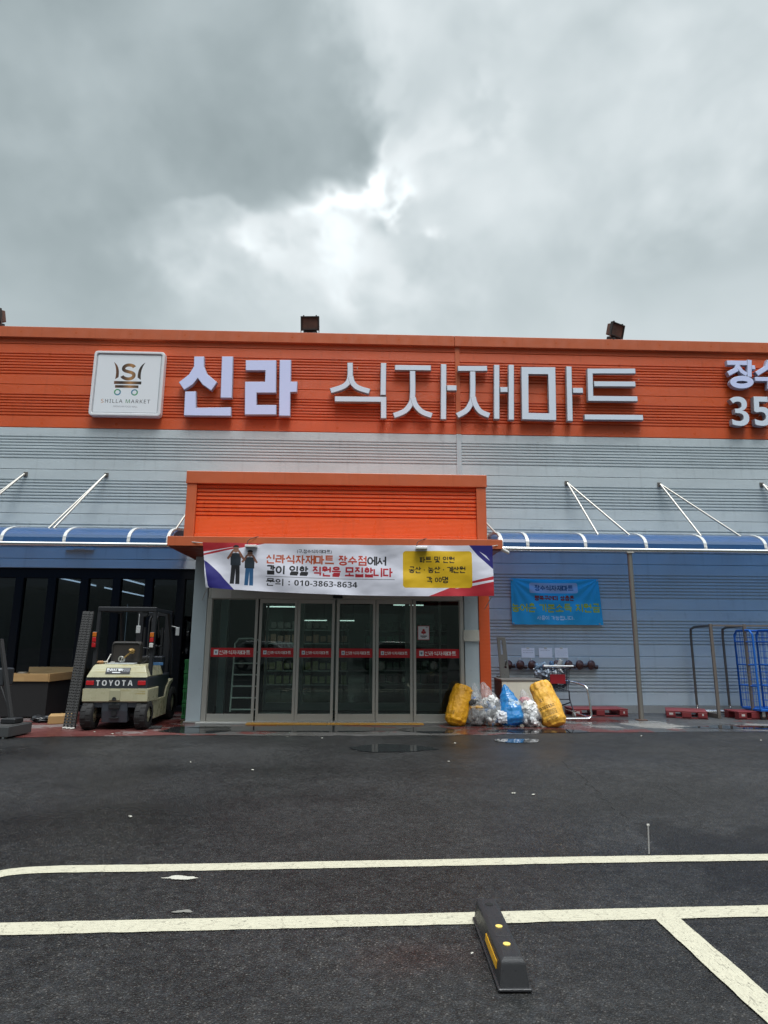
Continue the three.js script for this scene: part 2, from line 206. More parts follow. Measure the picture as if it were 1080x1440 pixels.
// pavement in front of the shop: concrete with worn dark red paint, wet
const PX0 = -13, PX1 = 13, PZ0 = -0.02;
const pavePatches = [[[890, 1015], [925, 1014], [972, 1024], [955, 1026], [900, 1023], [870, 1017]], [[1018, 1021], [1060, 1018], [1120, 1020], [1120, 1029], [1060, 1028], [1030, 1026]], [[838, 1020], [866, 1021], [875, 1024], [830, 1023]]].map((q) => q.map(([a, b]) => { const p = Gd(a, b); return [p.x, p.z]; }));
function paveAt(x, z) {
  const n = fbm(x * 1.1, z * 1.8, 2, 5), f = fbm(x * 9, z * 9, 4, 4), s = fbm(x * 40, z * 40, 14, 2);
  let c = [0.085, 0.082, 0.08];
  const redness = (x < -2.9 ? 0.20 : x < 1.4 ? -0.02 : x < 4.9 ? 0.10 : -0.16) + (z > 2.6 ? 0.06 : -0.04);
  const red = n + (f - 0.5) * 0.3 + redness > 0.60 ? 1 : 0;
  if (red) c = [0.105, 0.030, 0.027]; else if (x < -3) c = [0.17, 0.135, 0.13]; else if (x > 4.6) c = [0.062, 0.064, 0.066];
  const jx = (f - 0.5) * 0.45, jz = (s - 0.5) * 0.2 + (f - 0.5) * 0.25; for (const p of pavePatches) if (inside(p, x + jx, z + jz)) c = [0.20, 0.195, 0.185];
  const k = 0.78 + f * 0.3 + (s - 0.5) * 0.5; return c.map((v) => v * k);
}
const enc = (v) => (v <= 0.0031308 ? v * 12.92 : 1.055 * Math.pow(v, 1 / 2.4) - 0.055);
{
  const w = 2048, h = 420, ZL = 3.7; const t = dataTex(w, (i, j) => paveAt(PX0 + (i + 0.5) / w * (PX1 - PX0), PZ0 + (1 - (j + 0.5) / h) * ZL).map(enc), true, h); t.wrapS = t.wrapT = THREE.ClampToEdgeWrapping;
  const ro = dataTex(512, (i, j) => { const x = PX0 + i / 512 * 26, z = (1 - j / 128) * ZL; const n = fbm(x * 0.9, z * 1.3, 31, 5); const near = x > -3.4 && x < 4.4 ? 0.13 : 0; return clamp(0.60 - (n - 0.36) * 1.5 - near, 0.07, 0.7); }, false, 128); ro.wrapS = ro.wrapT = THREE.ClampToEdgeWrapping;
  const pts = [[PX0, PZ0], [PX1, PZ0]]; const edge = [[13, 2.75], [7, 2.85], [3.8, 2.98], [2.19, 3.28], [-0.6, 3.42], [-2.8, 3.35], [-5.1, 3.6], [-13, 3.66]];
  for (let i = 0; i < edge.length - 1; i++) for (let k = 0; k < 24; k++) { const u = k / 24, x = lerp(edge[i][0], edge[i + 1][0], u), z = lerp(edge[i][1], edge[i + 1][1], u); pts.push([x, z + (fbm(x * 3, 4, 2, 4) - 0.5) * 0.16]); } pts.push([PX0, 3.66]);
  const g = sheet(pts, 0.004), p = g.attributes.position, uv = g.attributes.uv; for (let i = 0; i < p.count; i++) uv.setXY(i, (p.getX(i) - PX0) / (PX1 - PX0), 1 - (p.getZ(i) - PZ0) / ZL);
  struct('pavement', g, new THREE.MeshPhysicalMaterial({ map: t, roughness: 1, roughnessMap: ro, bumpMap: rep(speck, 90, 14), bumpScale: 0.0012 }));
}
// puddles: still water over dark asphalt
const waterMat = new THREE.MeshPhysicalMaterial({ color: lin(0.018, 0.019, 0.02), roughness: 0.02, ior: 1.33 });
const puddle = (poly, y) => struct('puddle', sheet(poly, y), waterMat);
puddle(blob(0.42, 4.62, 0.66, 0.30, 4.2), 0.006); puddle(blob(2.33, 3.92, 0.36, 0.20, 7.7), 0.009); puddle(blob(-0.9, 2.62, 1.7, 0.34, 2.9, 64, 0.6), 0.009); puddle(blob(-2.7, 2.75, 0.55, 0.42, 6.1), 0.009); puddle(blob(1.15, 2.75, 0.5, 0.36, 1.3), 0.009); puddle(blob(6.9, 2.35, 1.1, 0.22, 3.4, 64, 0.6), 0.009); puddle(blob(2.9, 2.85, 0.9, 0.22, 9.4, 64, 0.6), 0.009);
// painted parking lines, cream, cracked and chipped
const lineTex = canvasTex(1024, 512, (g, w, h) => {
  g.fillStyle = '#e6e3d2'; g.fillRect(0, 0, w, h); const R = rng(5); const im = g.getImageData(0, 0, w, h), d = im.data;
  for (let y = 0; y < h; y++) for (let x = 0; x < w; x++) { const o = (y * w + x) * 4, n = fbm(x / 30, y / 30, 3, 4), f = R(); let k = 1 + (n - 0.5) * 0.16 + (f - 0.5) * 0.07; if (n > 0.72) k *= 0.8; for (let c = 0; c < 3; c++) d[o + c] *= k; if (fbm(x / 14, y / 14, 9, 3) > 0.80) { d[o] = 90; d[o + 1] = 88; d[o + 2] = 84; } }
  g.putImageData(im, 0, 0);
  for (let i = 0; i < 13; i++) { let x = (i + R() * 0.9) * w / 13, y = -5; g.strokeStyle = `rgba(72,66,58,${0.22 + R() * 0.35})`; g.lineWidth = 1 + R() * 1.6; g.beginPath(); g.moveTo(x, y); const stop = R() < 0.6 ? h + 9 : h * R(); while (y < stop) { y += 10 + R() * 26; x += (R() - 0.5) * 26; g.lineTo(x, y); if (R() < 0.15) { g.lineTo(x + (R() - 0.5) * 60, y + R() * 20); g.moveTo(x, y); } } g.stroke(); }
  for (let i = 0; i < 60; i++) { g.fillStyle = `rgba(70,66,60,${0.4 + R() * 0.5})`; g.beginPath(); g.ellipse(R() * w, R() * h, 1 + R() * 3, 1 + R() * 3, 0, 0, 7); g.fill(); }
}); lineTex.wrapS = lineTex.wrapT = THREE.RepeatWrapping;
const lineMat = new THREE.MeshPhysicalMaterial({ map: rep(lineTex, 1 / 1.4, 1), color: lin(0.56, 0.545, 0.50), roughness: 0.55, bumpMap: rep(aspBump, 1 / 2.1, 0.15 / 2.1), bumpScale: 0.002 });
function paintedLine(pts, width, y) { // ribbon along points on the ground with slightly uneven edges
  const c = new THREE.CatmullRomCurve3(pts, false, 'centripetal'), n = Math.ceil(c.getLength() / 0.03), pos = [], uv = [], nor = [], idx = []; let L = 0, last = null;
  for (let i = 0; i <= n; i++) { const p = c.getPointAt(i / n), t = c.getTangentAt(i / n); if (last) L += p.distanceTo(last); last = p; for (const s of [-1, 1]) { const k = s * (width / 2 + (fbm(L * 9, s * 5 + y * 900, 3, 3) - 0.5) * 0.012); pos.push(p.x - t.z * k, y, p.z + t.x * k); nor.push(0, 1, 0); uv.push(L, s / 2 + 0.5); } if (i < n) { const a = i * 2; idx.push(a, a + 2, a + 1, a + 1, a + 2, a + 3); } }
  const g = new THREE.BufferGeometry(); g.setAttribute('position', new THREE.Float32BufferAttribute(pos, 3)); g.setAttribute('normal', new THREE.Float32BufferAttribute(nor, 3)); g.setAttribute('uv', new THREE.Float32BufferAttribute(uv, 2)); g.setIndex(idx.map((v, i) => idx[i - (i % 3) + [0, 2, 1][i % 3]])); return g;
}
struct('parking_line', paintedLine([[-90, 1262], [0, 1229.5], [28, 1225.5], [70, 1223.3], [150, 1222], [250, 1220.6], [540, 1215.3], [810, 1210], [1080, 1206], [1400, 1201]].map(([a, b]) => Gd(a, b)), 0.13, 0.004), lineMat);
struct('parking_line', paintedLine([[-300, 1316], [0, 1307.3], [270, 1301], [540, 1294.8], [810, 1288], [1080, 1281.5], [1400, 1274]].map(([a, b]) => Gd(a, b)), 0.145, 0.004), lineMat);
{ const a = Gd(937, 1292), b = Gd(1102, 1440); const d = b.clone().sub(a); struct('parking_line', paintedLine([a.clone().addScaledVector(d, 0.02), a.clone().addScaledVector(d, 0.5), b, a.clone().addScaledVector(d, 3)], 0.135, 0.008), lineMat); }
// cracks in the asphalt, and a flake of old paint
function crack(pts, w, seed) { const P = []; for (let i = 0; i < pts.length - 1; i++) for (let k = 0; k < 10; k++) { const u = k / 10, p = pts[i].clone().lerp(pts[i + 1], u); p.x += (fbm(i + u * 3, seed, 2, 4) - 0.5) * 0.10; p.z += (fbm(i + u * 3, seed + 9, 2, 4) - 0.5) * 0.08; P.push(p); } return paintedLine(P, w, 0.005); }
const crackMat = plain(lin(0.016, 0.016, 0.016), 0.95);
struct('crack', crack([[790, 1070], [826, 1102], [850, 1126], [868, 1140], [886, 1152]].map(([a, b]) => Gd(a, b)), 0.008, 3), crackMat);
struct('crack', crack([[940, 1105], [958, 1118], [975, 1130]].map(([a, b]) => Gd(a, b)), 0.004, 6), crackMat);
struct('old_paint_patch', sheet(blob(Gd(253, 1235).x, Gd(253, 1235).z, 0.085, 0.026, 3.3, 40, 0.9), 0.005), new THREE.MeshStandardMaterial({ color: lin(0.45, 0.44, 0.38), roughness: 0.8, map: rep(grime, 2) }));
struct('old_paint_patch', sheet(blob(Gd(256, 1283).x, Gd(256, 1283).z, 0.05, 0.02, 8.3, 40, 0.9), 0.005), new THREE.MeshStandardMaterial({ color: lin(0.16, 0.155, 0.14), roughness: 0.8 }));

// ------------------------------------------------------------------ the shop
const shop = thing('supermarket_building', 'wide metal clad supermarket with orange upper band and grey corrugated wall', 'building');
// one course of siding, 1 m high: a joint, then eight grooves, then flat; runs from x0 to x1, top of the course at yt
function course(x0, x1, yb, yt, zface, gr = [0.25, 0.32, 0.39, 0.46, 0.53, 0.60, 0.67, 0.745], top = yt, gw = 0.030, gd = 0.022) {
  const prof = [[zface - 0.016, yt]]; prof.push([zface - 0.004, yt - 0.007], [zface, yt - 0.012]);
  for (const q of gr) { const y = top - q; if (y > yt - 0.03 || y < yb + 0.03) continue; prof.push([zface, y + gw / 2], [zface - gd, y + gw / 2 - 0.007], [zface - gd, y - gw / 2 + 0.004], [zface, y - gw / 2]); }
  prof.push([zface, yb + 0.004], [zface - 0.016, yb]);
  const pos = [], uv = [], back = zface - 0.07; const quad = (a, b, c, d) => { for (const p of [a, b, c, a, c, d]) { pos.push(...p); uv.push(p[0], p[1]); } };
  for (let i = 0; i < prof.length - 1; i++) { const [z0, y0] = prof[i], [z1, y1] = prof[i + 1]; quad([x0, y0, z0], [x0, y1, z1], [x1, y1, z1], [x1, y0, z0]); }
  const [zt] = prof[0]; quad([x0, yt, back], [x0, yt, zt], [x1, yt, zt], [x1, yt, back]); quad([x0, yb, zt], [x0, yb, back], [x1, yb, back], [x1, yb, zt]); quad([x1, yb, back], [x0, yb, back], [x0, yt, back], [x1, yt, back]);
  for (const x of [x0, x1]) { const a = [x, yt, zface - 0.02], b = [x, yb, zface - 0.02], c = [x, yb, back], d = [x, yt, back]; x === x0 ? quad(d, c, b, a) : quad(a, b, c, d); }
  const g = new THREE.BufferGeometry(); g.setAttribute('position', new THREE.Float32BufferAttribute(pos, 3)); g.setAttribute('uv', new THREE.Float32BufferAttribute(uv, 2)); g.computeVertexNormals(); return g;
}
const BX0 = -13, BX1 = 14, JX = 2.17, TOP = 8.56;
const sections = [[BX0, JX - 0.005], [JX + 0.005, BX1]];
for (const [a, b] of sections) {
  for (const [yb, yt] of [[6.15, 7.176], [7.18, 8.176], [8.18, TOP - 0.05]]) part(shop, 'wall_panel', course(a, b, yb, yt, 0, undefined, Math.ceil(yt - 0.2) + 0.18), M.orange);
  for (const [yb, yt] of [[3.18, 4.176], [4.18, 5.176], [5.18, 6.146]]) part(shop, 'wall_panel', course(a, b, yb, yt, 0, undefined, Math.ceil(yt - 0.2) + 0.18), M.grey);
}
for (const [a, b] of [[2.2, BX1]]) for (const [yb, yt] of [[0.16, 0.176 + 1], [1.18, 2.176], [2.18, 3.176]]) part(shop, 'wall_panel', course(a, b, yb, yt, 0, undefined, Math.round(yt - 0.18) + 0.18), M.grey);
part(shop, 'wall_panel', course(BX0, -2.9, 2.98, 3.176, -0.001, [], 3.18), M.grey);
part(shop, 'coping', [BB(BX0 - 0.05, 2.10, 8.31, 8.575, -0.30, 0.07, 0.01), BB(2.104, BX1 + 0.05, 8.31, 8.575, -0.30, 0.07, 0.01)], M.coping);
part(shop, 'joint_cover', BB(JX - 0.055, JX + 0.055, 6.15, 8.305, -0.03, 0.022, 0.006), M.coping);
part(shop, 'joint_cover', BB(JX - 0.055, JX + 0.055, 4.7, 6.146, -0.03, 0.022, 0.006), M.greyPlain);
part(shop, 'plinth', BB(2.2, BX1, -0.1, 0.158, -0.09, 0.012, 0.006), M.concrete);
// shell of the hall: roof, side and back walls, floor
part(shop, 'roof', BB(BX0, BX1, 8.0, 8.2, -22, -0.32, 0), M.interior);
part(shop, 'side_wall', BB(BX0 - 0.2, BX0 - 0.002, -0.1, 8.3, -22, -0.08, 0), M.greyPlain);
part(shop, 'side_wall', BB(BX1 + 0.002, BX1 + 0.2, -0.1, 8.3, -22, -0.08, 0), M.greyPlain);
part(shop, 'back_wall', BB(BX0, BX1, -0.1, 8.3, -22.25, -22.02, 0), M.interior);
part(shop, 'hall_ceiling', BB(BX0, BX1, 3.45, 3.6, -22, -0.09, 0), M.interior);
part(shop, 'partition_wall', BB(-3.30, -3.18, 0.006, 3.449, -22, -0.18, 0), M.interior);
part(shop, 'hall_floor', BB(BX0, BX1, -0.08, 0.006, -22, -0.05, 0), plain(lin(0.2, 0.2, 0.19), 0.25));
// dark glazed front on the left
part(shop, 'window_header', BB(BX0, -2.9, 2.76, 2.977, -0.16, -0.03, 0.006), M.darkFrame);
part(shop, 'window_sill', BB(BX0, -2.9, 0.0, 0.12, -0.16, -0.02, 0.006), M.darkFrame);
for (let k = 0; k < 14; k++) { const x = -3.93 - k * 0.688; if (x < BX0) break; part(shop, 'mullion', BB(x - 0.085, x + 0.085, 0.12, 2.76, -0.17, -0.03, 0.006), M.darkFrame); const xl = x - 0.688 + 0.086; part(shop, 'window_pane', new THREE.BoxGeometry(0.516, 2.64, 0.006).translate((xl + x - 0.086) / 2, 1.44, -0.10), M.glassDark); }
part(shop, 'window_pane', new THREE.BoxGeometry(0.7, 2.64, 0.006).translate(-3.494, 1.44, -0.10), M.glassDark);

// entrance porch that stands out from the wall
const porch = thing('entrance_porch', 'orange louvred porch box over the glass entrance with pale columns', 'porch');
const louv = [0.12, 0.205, 0.29, 0.375, 0.46, 0.545, 0.63];
{ // the front of the box: rolled sheet between the coping and the side trims
  part(porch, 'fascia_panel', course(-3.16, 2.16, 3.42, 4.37, 2.03, [0.075, 0.15, 0.225, 0.30, 0.375, 0.45, 0.525, 0.60], 4.37, 0.034, 0.028), M.orangeBox);
  part(porch, 'coping', BB(-3.37, 2.37, 4.375, 4.62, 0.03, 2.10, 0.012), M.coping);
  part(porch, 'side_trim', BB(-3.35, -3.164, 3.21, 4.372, 1.96, 2.08, 0.006), M.coping); part(porch, 'side_trim', BB(2.164, 2.35, 3.21, 4.372, 1.96, 2.08, 0.006), M.coping);
  part(porch, 'bottom_trim', BB(-3.162, 2.162, 3.21, 3.418, 1.97, 2.055, 0.006), M.orangeBox);
  part(porch, 'side_panel', BB(-3.345, -3.20, 3.21, 4.373, 0.01, 1.955, 0.004), M.orange); part(porch, 'side_panel', BB(2.20, 2.345, 3.21, 4.373, 0.01, 1.955, 0.004), M.orange);
  part(porch, 'ledge_trim', BB(-3.34, 2.42, 3.035, 3.20, 3.02, 3.06, 0.006), M.coping);
  part(porch, 'ledge', BB(-3.33, 2.41, 3.06, 3.205, 0.01, 3.018, 0.004), M.coping);
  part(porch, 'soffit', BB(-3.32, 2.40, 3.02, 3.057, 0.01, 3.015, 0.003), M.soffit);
  part(porch, 'column', BB(-3.165, -2.90, 0.004, 3.018, 1.50, 1.80, 0.008), M.greyPlain);
  part(porch, 'column', BB(1.93, 2.20, 0.004, 3.018, 1.55, 1.79, 0.008), M.greyPlain);
  part(porch, 'orange_column', BB(2.204, 2.41, 0.004, 3.018, 0.02, 1.81, 0.008), M.orange);
  part(porch, 'side_wall', BB(-3.15, -3.05, 0.004, 3.018, 0.01, 1.498, 0.004), M.greyPlain);
  part(porch, 'vestibule_ceiling', BB(-3.04, 1.95, 2.62, 2.70, -0.08, 1.70, 0.002), M.interior);
  part(porch, 'column_base', BB(-3.19, -2.88, 0.004, 0.03, 1.48, 1.86, 0.006), M.concrete);
}
// stainless glass entrance
const ent = thing('glass_entrance', 'stainless steel glass entrance of six bays with red lettered strips', 'entrance', [0, 0, 0]);
const stripTex = (w) => canvasTex(1024, Math.round(1024 * 0.165 / w), (g, cw, ch) => { g.fillStyle = '#c8202a'; g.fillRect(0, 0, cw, ch); const s = Math.min(ch * 0.58, cw * 0.105), y = (ch - s) / 2, tw = s * 1.15 + widthOf(g, '신라식자재마트', s, 1.0); let x = (cw - tw) / 2; g.fillStyle = '#e9eef4'; g.fillRect(x, y - s * 0.08, s, s * 1.12); g.fillStyle = '#4a6a86'; g.fillRect(x + s * 0.28, y + s * 0.28, s * 0.42, s * 0.3); g.fillRect(x + s * 0.36, y + s * 0.64, s * 0.28, s * 0.12); write(g, '신라식자재마트', x + s * 1.15, y, s, '#f4f0ee', 0.15, 1.0); });
{
  const fr = 0.055;
  const st = M.steel;
  part(ent, 'header', BB(-2.885, 1.905, 2.235, 2.62, 1.62, 1.80, 0.004), st);
  part(ent, 'header_cover', BB(-2.83, -2.46, 2.24, 2.615, 1.802, 1.806, 0.001), plain(lin(0.72, 0.70, 0.66), 0.5, 0.2));
  part(ent, 'jamb', BB(-2.895, -2.805, 0.005, 2.233, 1.66, 1.80, 0.004), st); part(ent, 'jamb', BB(1.845, 1.912, 0.005, 2.233, 1.66, 1.80, 0.004), st);
  part(ent, 'threshold', BB(-2.89, 1.91, 0.004, 0.028, 1.60, 1.86, 0.004), st);
  part(ent, 'door_sensor', BB(-0.55, -0.37, 2.245, 2.30, 1.80, 1.87, 0.012), M.black);
  const bays = [[-2.80, -1.95, 1, 1.76], [-1.925, -1.215, 0, 1.73], [-1.21, -0.515, 0, 1.735], [-0.475, 0.255, 0, 1.735], [0.265, 0.955, 0, 1.73], [0.965, 1.843, 1, 1.76]];
  for (const [a, b, fixed, z] of bays) {
    const name = fixed ? 'fixed_panel' : 'sliding_door', f = new THREE.Group(); f.name = name; ent.add(f);
    const l = fixed && a < 0 ? 0.008 : 0.05, r = fixed && a > 0 ? 0.012 : 0.05, top = fixed ? 0.012 : 0.075, bot = 0.125;
    part(f, 'door_frame', [BB(a, a + l, 0.03, 2.23, z - 0.025, z + 0.025, 0.003), BB(b - r, b, 0.03, 2.23, z - 0.025, z + 0.025, 0.003), BB(a + l, b - r, 0.03, 0.03 + bot, z - 0.024, z + 0.024, 0.003), BB(a + l, b - r, 2.23 - top, 2.23, z - 0.024, z + 0.024, 0.003)], st);
    part(f, 'glass_pane', new THREE.BoxGeometry(b - a - l - r, 2.2 - bot - top, 0.008).translate((a + l + b - r) / 2, (0.03 + bot + 2.23 - top) / 2, z), M.glassDoor);
    const w = b - a - l - r - 0.004, s = part(f, 'strip_sticker', new THREE.BoxGeometry(w, 0.165, 0.002), [plain(lin(0.5, 0.02, 0.025), 0.5), plain(lin(0.5, 0.02, 0.025), 0.5), plain(lin(0.5, 0.02, 0.025), 0.5), plain(lin(0.5, 0.02, 0.025), 0.5), new THREE.MeshPhysicalMaterial({ map: stripTex(w), roughness: 0.45 }), plain(lin(0.5, 0.02, 0.025), 0.5)], [(a + l + b - r) / 2, 1.245, z + 0.0062]);
  }
  const tiles = plain(lin(0.52, 0.27, 0.045), 0.5, 0, { map: rep(grime, 1.5) });
  const tileG = []; { const q = [BB(0.0, 0.283, 0.0, 0.016, 0, 0.20, 0.003)]; for (let i = 0; i < 4; i++) q.push(BB(0.03 + i * 0.062, 0.065 + i * 0.062, 0.015, 0.021, 0.015, 0.185, 0.003)); tileG.push(merge(q)); }
  for (let i = 0; i < 11; i++) part(ent, 'tactile_tile', tileG[0], tiles, [-2.03 + i * 0.287, 0.006, 1.90 + hash3(i, 3, 1) * 0.008], [0, (hash3(i, 1, 5) - 0.5) * 0.02, 0]);
  part(ent, 'white_threshold_strip', BB(-2.95, -2.05, 0.006, 0.022, 1.88, 1.95, 0.003), plain(lin(0.6, 0.6, 0.58), 0.5));
}
// inner doors and things that show dimly through the glass
const inner = thing('inner_glass_doors', 'second set of white framed doors inside the entrance lobby', 'inner doors', [0, 0, -0.35]);
{
  const wm = plain(lin(0.42, 0.44, 0.43), 0.4);
  for (const [a, b] of [[-2.1, -1.32], [-1.32, -0.55], [-0.55, 0.22], [0.22, 1.0], [1.0, 1.75]]) {
    const f = new THREE.Group(); f.name = 'inner_door'; inner.add(f);
    part(f, 'door_frame', [BB(a, a + 0.05, 0.01, 2.5, -0.02, 0.02, 0.003), BB(b - 0.05, b - 0.002, 0.01, 2.5, -0.02, 0.02, 0.003), BB(a + 0.051, b - 0.051, 0.01, 0.17, -0.02, 0.02, 0.003), BB(a + 0.051, b - 0.051, 2.4, 2.5, -0.02, 0.02, 0.003)], wm);
    part(f, 'glass_pane', new THREE.BoxGeometry(b - a - 0.1, 2.22, 0.006).translate((a + b) / 2, 1.285, 0), M.glassDoor);
  }
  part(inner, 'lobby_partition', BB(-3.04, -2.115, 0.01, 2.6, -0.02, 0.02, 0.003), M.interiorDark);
}
{ const t = thing('lobby_post', 'pale square post inside the lobby behind the first bay', 'post', [-2.78, 0, 0.72]); part(t, 'post_shaft', B(0.14, 2.58, 0.14, 0, 1.31, 0), M.greyPlain); part(t, 'post_base', B(0.2, 0.05, 0.2, 0, 0.03, 0), M.concrete); }
{ // white wheeled rack standing sideways in the lobby
  const t = thing('step_rack', 'white tubular rack with rungs standing inside the first glass bay', 'rack', [-2.16, 0, 1.45]), wm = plain(lin(0.85, 0.85, 0.83), 0.35);
  part(t, 'rack_frame', pipe([V(-0.28, 0.16, 0), V(-0.25, 1.50, 0), V(0.22, 1.50, 0), V(0.22, 0.12, 0)], 0.016, 0.12), wm);
  for (let i = 0; i < 6; i++) part(t, 'rung', rod(V(-0.27, 0.2 + i * 0.21, 0), V(0.21, 0.2 + i * 0.21, 0), 0.013), wm);
  for (const x of [-0.2, 0.15]) part(t, 'caster', [cyl(0.05, 0.05, 0.03, 16, x, 0.056, 0, 'x'), B(0.04, 0.1, 0.04, x, 0.13, 0)], M.black);
}
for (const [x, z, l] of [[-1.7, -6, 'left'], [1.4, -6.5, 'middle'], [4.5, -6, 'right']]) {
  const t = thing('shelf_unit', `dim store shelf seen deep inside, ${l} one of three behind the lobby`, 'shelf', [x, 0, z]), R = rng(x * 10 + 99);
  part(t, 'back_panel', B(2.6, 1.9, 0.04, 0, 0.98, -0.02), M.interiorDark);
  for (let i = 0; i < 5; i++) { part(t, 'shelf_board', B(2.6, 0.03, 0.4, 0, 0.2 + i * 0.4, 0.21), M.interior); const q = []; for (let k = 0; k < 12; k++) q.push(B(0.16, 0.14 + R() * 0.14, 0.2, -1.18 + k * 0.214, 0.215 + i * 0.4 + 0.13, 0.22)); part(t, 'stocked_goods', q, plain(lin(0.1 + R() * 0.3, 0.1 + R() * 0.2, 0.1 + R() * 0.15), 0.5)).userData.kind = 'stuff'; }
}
// lit strip lights inside
function stripLight(label, x0, x1, y, z0, z1, group, power = 1.2) {
  const alongZ = Math.abs(z1 - z0) > Math.abs(x1 - x0), L = alongZ ? Math.abs(z1 - z0) : x1 - x0, t = thing('strip_light', label, 'strip light', [(x0 + x1) / 2, y, (z0 + z1) / 2], alongZ ? Math.PI / 2 : 0, group);
  part(t, 'housing', B(L, 0.05, 0.09, 0, 0.03, 0), M.whiteMetal); part(t, 'hanger_rod', [rod(V(-L * 0.4, 0.05, 0), V(-L * 0.4, 3.45 - y, 0), 0.008), rod(V(L * 0.4, 0.05, 0), V(L * 0.4, 3.45 - y, 0), 0.008)], M.black);
  part(t, 'tube', cyl(0.016, 0.016, L * 0.98, 10, 0, -0.018, 0, 'x'), new THREE.MeshStandardMaterial({ color: 0xffffff, emissive: new THREE.Color(0.95, 1, 1), emissiveIntensity: 1.0, roughness: 0.5 }));
  const li = new THREE.RectAreaLight(new THREE.Color(0.95, 1, 1), power, L * 0.95, 0.06); li.position.set(0, -0.05, 0); li.rotation.x = -Math.PI / 2; t.add(li);
}
stripLight('long lit strip light behind the dark windows, nearer the glass', -8.2, -8.2, 3.12, -2.6, -6.0, null); stripLight('long lit strip light behind the dark windows, continuing the left row further back', -8.2, -8.2, 3.12, -6.6, -10.5, null); stripLight('lit strip light behind the dark windows, right of the long row', -6.55, -6.55, 3.12, -2.8, -6.4, null);
stripLight('lit strip light seen high in the first two glass bays', -3.05, -1.75, 2.43, -4.2, -4.2, null, 36); stripLight('lit strip light seen in the third glass bay', -2.7, -1.4, 2.32, -12, -12, null, 36); stripLight('short lit strip light seen in the fourth glass bay', -0.9, -0.3, 2.32, -12, -12, null, 36); stripLight('short lit strip light seen high in the last two bays', 1.05, 2.1, 2.72, -7.9, -7.9, null, 36);

// ------------------------------------------------------------------ the big sign letters
const zp = (ox) => (p) => [ox + p[0] / 3, 430 + p[1] / 3];
const ZF = 0.12;
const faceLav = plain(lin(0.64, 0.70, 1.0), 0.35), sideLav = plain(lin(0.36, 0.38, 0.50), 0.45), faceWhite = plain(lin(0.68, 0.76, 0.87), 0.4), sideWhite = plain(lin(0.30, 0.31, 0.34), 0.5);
const toWall = (ox) => (p) => { const [a, b] = zp(ox)(p), w = W(a, b, ZF); return new THREE.Vector2(w.x, w.y); };
function strokeOutline(pts, w) { // outline of a wide stroke with mitred bends
  const n = pts.length, L = [], R = [];
  for (let i = 0; i < n; i++) { const a = pts[Math.max(0, i - 1)], b = pts[i], c = pts[Math.min(n - 1, i + 1)]; const d1 = b.clone().sub(a), d2 = c.clone().sub(b); if (i === 0) d1.copy(d2); if (i === n - 1) d2.copy(d1); d1.normalize(); d2.normalize(); const n1 = new THREE.Vector2(-d1.y, d1.x), n2 = new THREE.Vector2(-d2.y, d2.x), m = n1.clone().add(n2).normalize(), k = Math.min(1.5, 1 / Math.max(0.4, m.dot(n1))) * w / 2; L.push(b.clone().addScaledVector(m, k)); R.push(b.clone().addScaledVector(m, -k)); }
  return [...L, ...R.reverse()];
}
function extrude(shape, depth, z, bevel = 0.012) { const g = new THREE.ExtrudeGeometry(shape, { depth: depth - bevel, bevelEnabled: true, bevelThickness: bevel, bevelSize: bevel, bevelOffset: -bevel, bevelSegments: 2, curveSegments: 10 }); g.translate(0, 0, z); return g; }
const smoothPts = (pts, n = 14) => { const c = new THREE.SplineCurve(pts); return c.getPoints(n); };
function letter(name, label, ox, pieces, mats, width, group) {
  const made = pieces.map((pc, i) => { let sh; const T = toWall(ox);
    if (pc.poly) sh = new THREE.Shape(pc.poly.map(T)); else if (pc.ring) { sh = new THREE.Shape(pc.ring[0].map(T)); sh.holes.push(new THREE.Path(pc.ring[1].map(T))); }
    else { let pts = pc.line.map(T); if (pc.curve) pts = smoothPts(pts); sh = new THREE.Shape(strokeOutline(pts, pc.w ?? width)); }
    return [sh, i]; });
  const c = made[0][0].getPoints()[0], t = thing(name, label, 'sign letter', [c.x, c.y, 0.03], 0, group);
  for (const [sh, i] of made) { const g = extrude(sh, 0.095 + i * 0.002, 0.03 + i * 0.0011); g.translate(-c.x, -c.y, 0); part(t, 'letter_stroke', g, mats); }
  part(t, 'mounting_stud', [cyl(0.012, 0.012, 0.05, 8, 0.1, -0.1, 0.02, 'z')], M.steel);
  return t;
}
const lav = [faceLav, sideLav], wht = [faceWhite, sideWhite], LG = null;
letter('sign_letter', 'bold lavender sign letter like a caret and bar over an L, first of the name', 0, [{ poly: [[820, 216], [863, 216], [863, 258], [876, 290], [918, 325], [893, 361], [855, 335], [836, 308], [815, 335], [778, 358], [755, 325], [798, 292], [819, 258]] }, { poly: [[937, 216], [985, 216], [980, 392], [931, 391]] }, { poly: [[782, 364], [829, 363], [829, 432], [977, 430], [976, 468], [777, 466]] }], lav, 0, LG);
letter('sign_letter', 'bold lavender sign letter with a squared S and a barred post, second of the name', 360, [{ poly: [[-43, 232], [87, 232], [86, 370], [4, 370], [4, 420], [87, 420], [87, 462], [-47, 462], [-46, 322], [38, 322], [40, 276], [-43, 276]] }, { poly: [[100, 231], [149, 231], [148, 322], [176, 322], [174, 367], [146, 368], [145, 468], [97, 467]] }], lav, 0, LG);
letter('sign_letter', 'thin pale rounded sign letter right of the bold lavender pair', 360, [{ line: [[397, 242], [397, 296], [388, 326], [362, 346], [314, 361]], curve: 1 }, { line: [[399, 300], [408, 328], [432, 349], [480, 364]], curve: 1 }, { line: [[538, 244], [536, 380]] }, { line: [[332, 396], [538, 398], [538, 478]] }], wht, 0.135, LG);
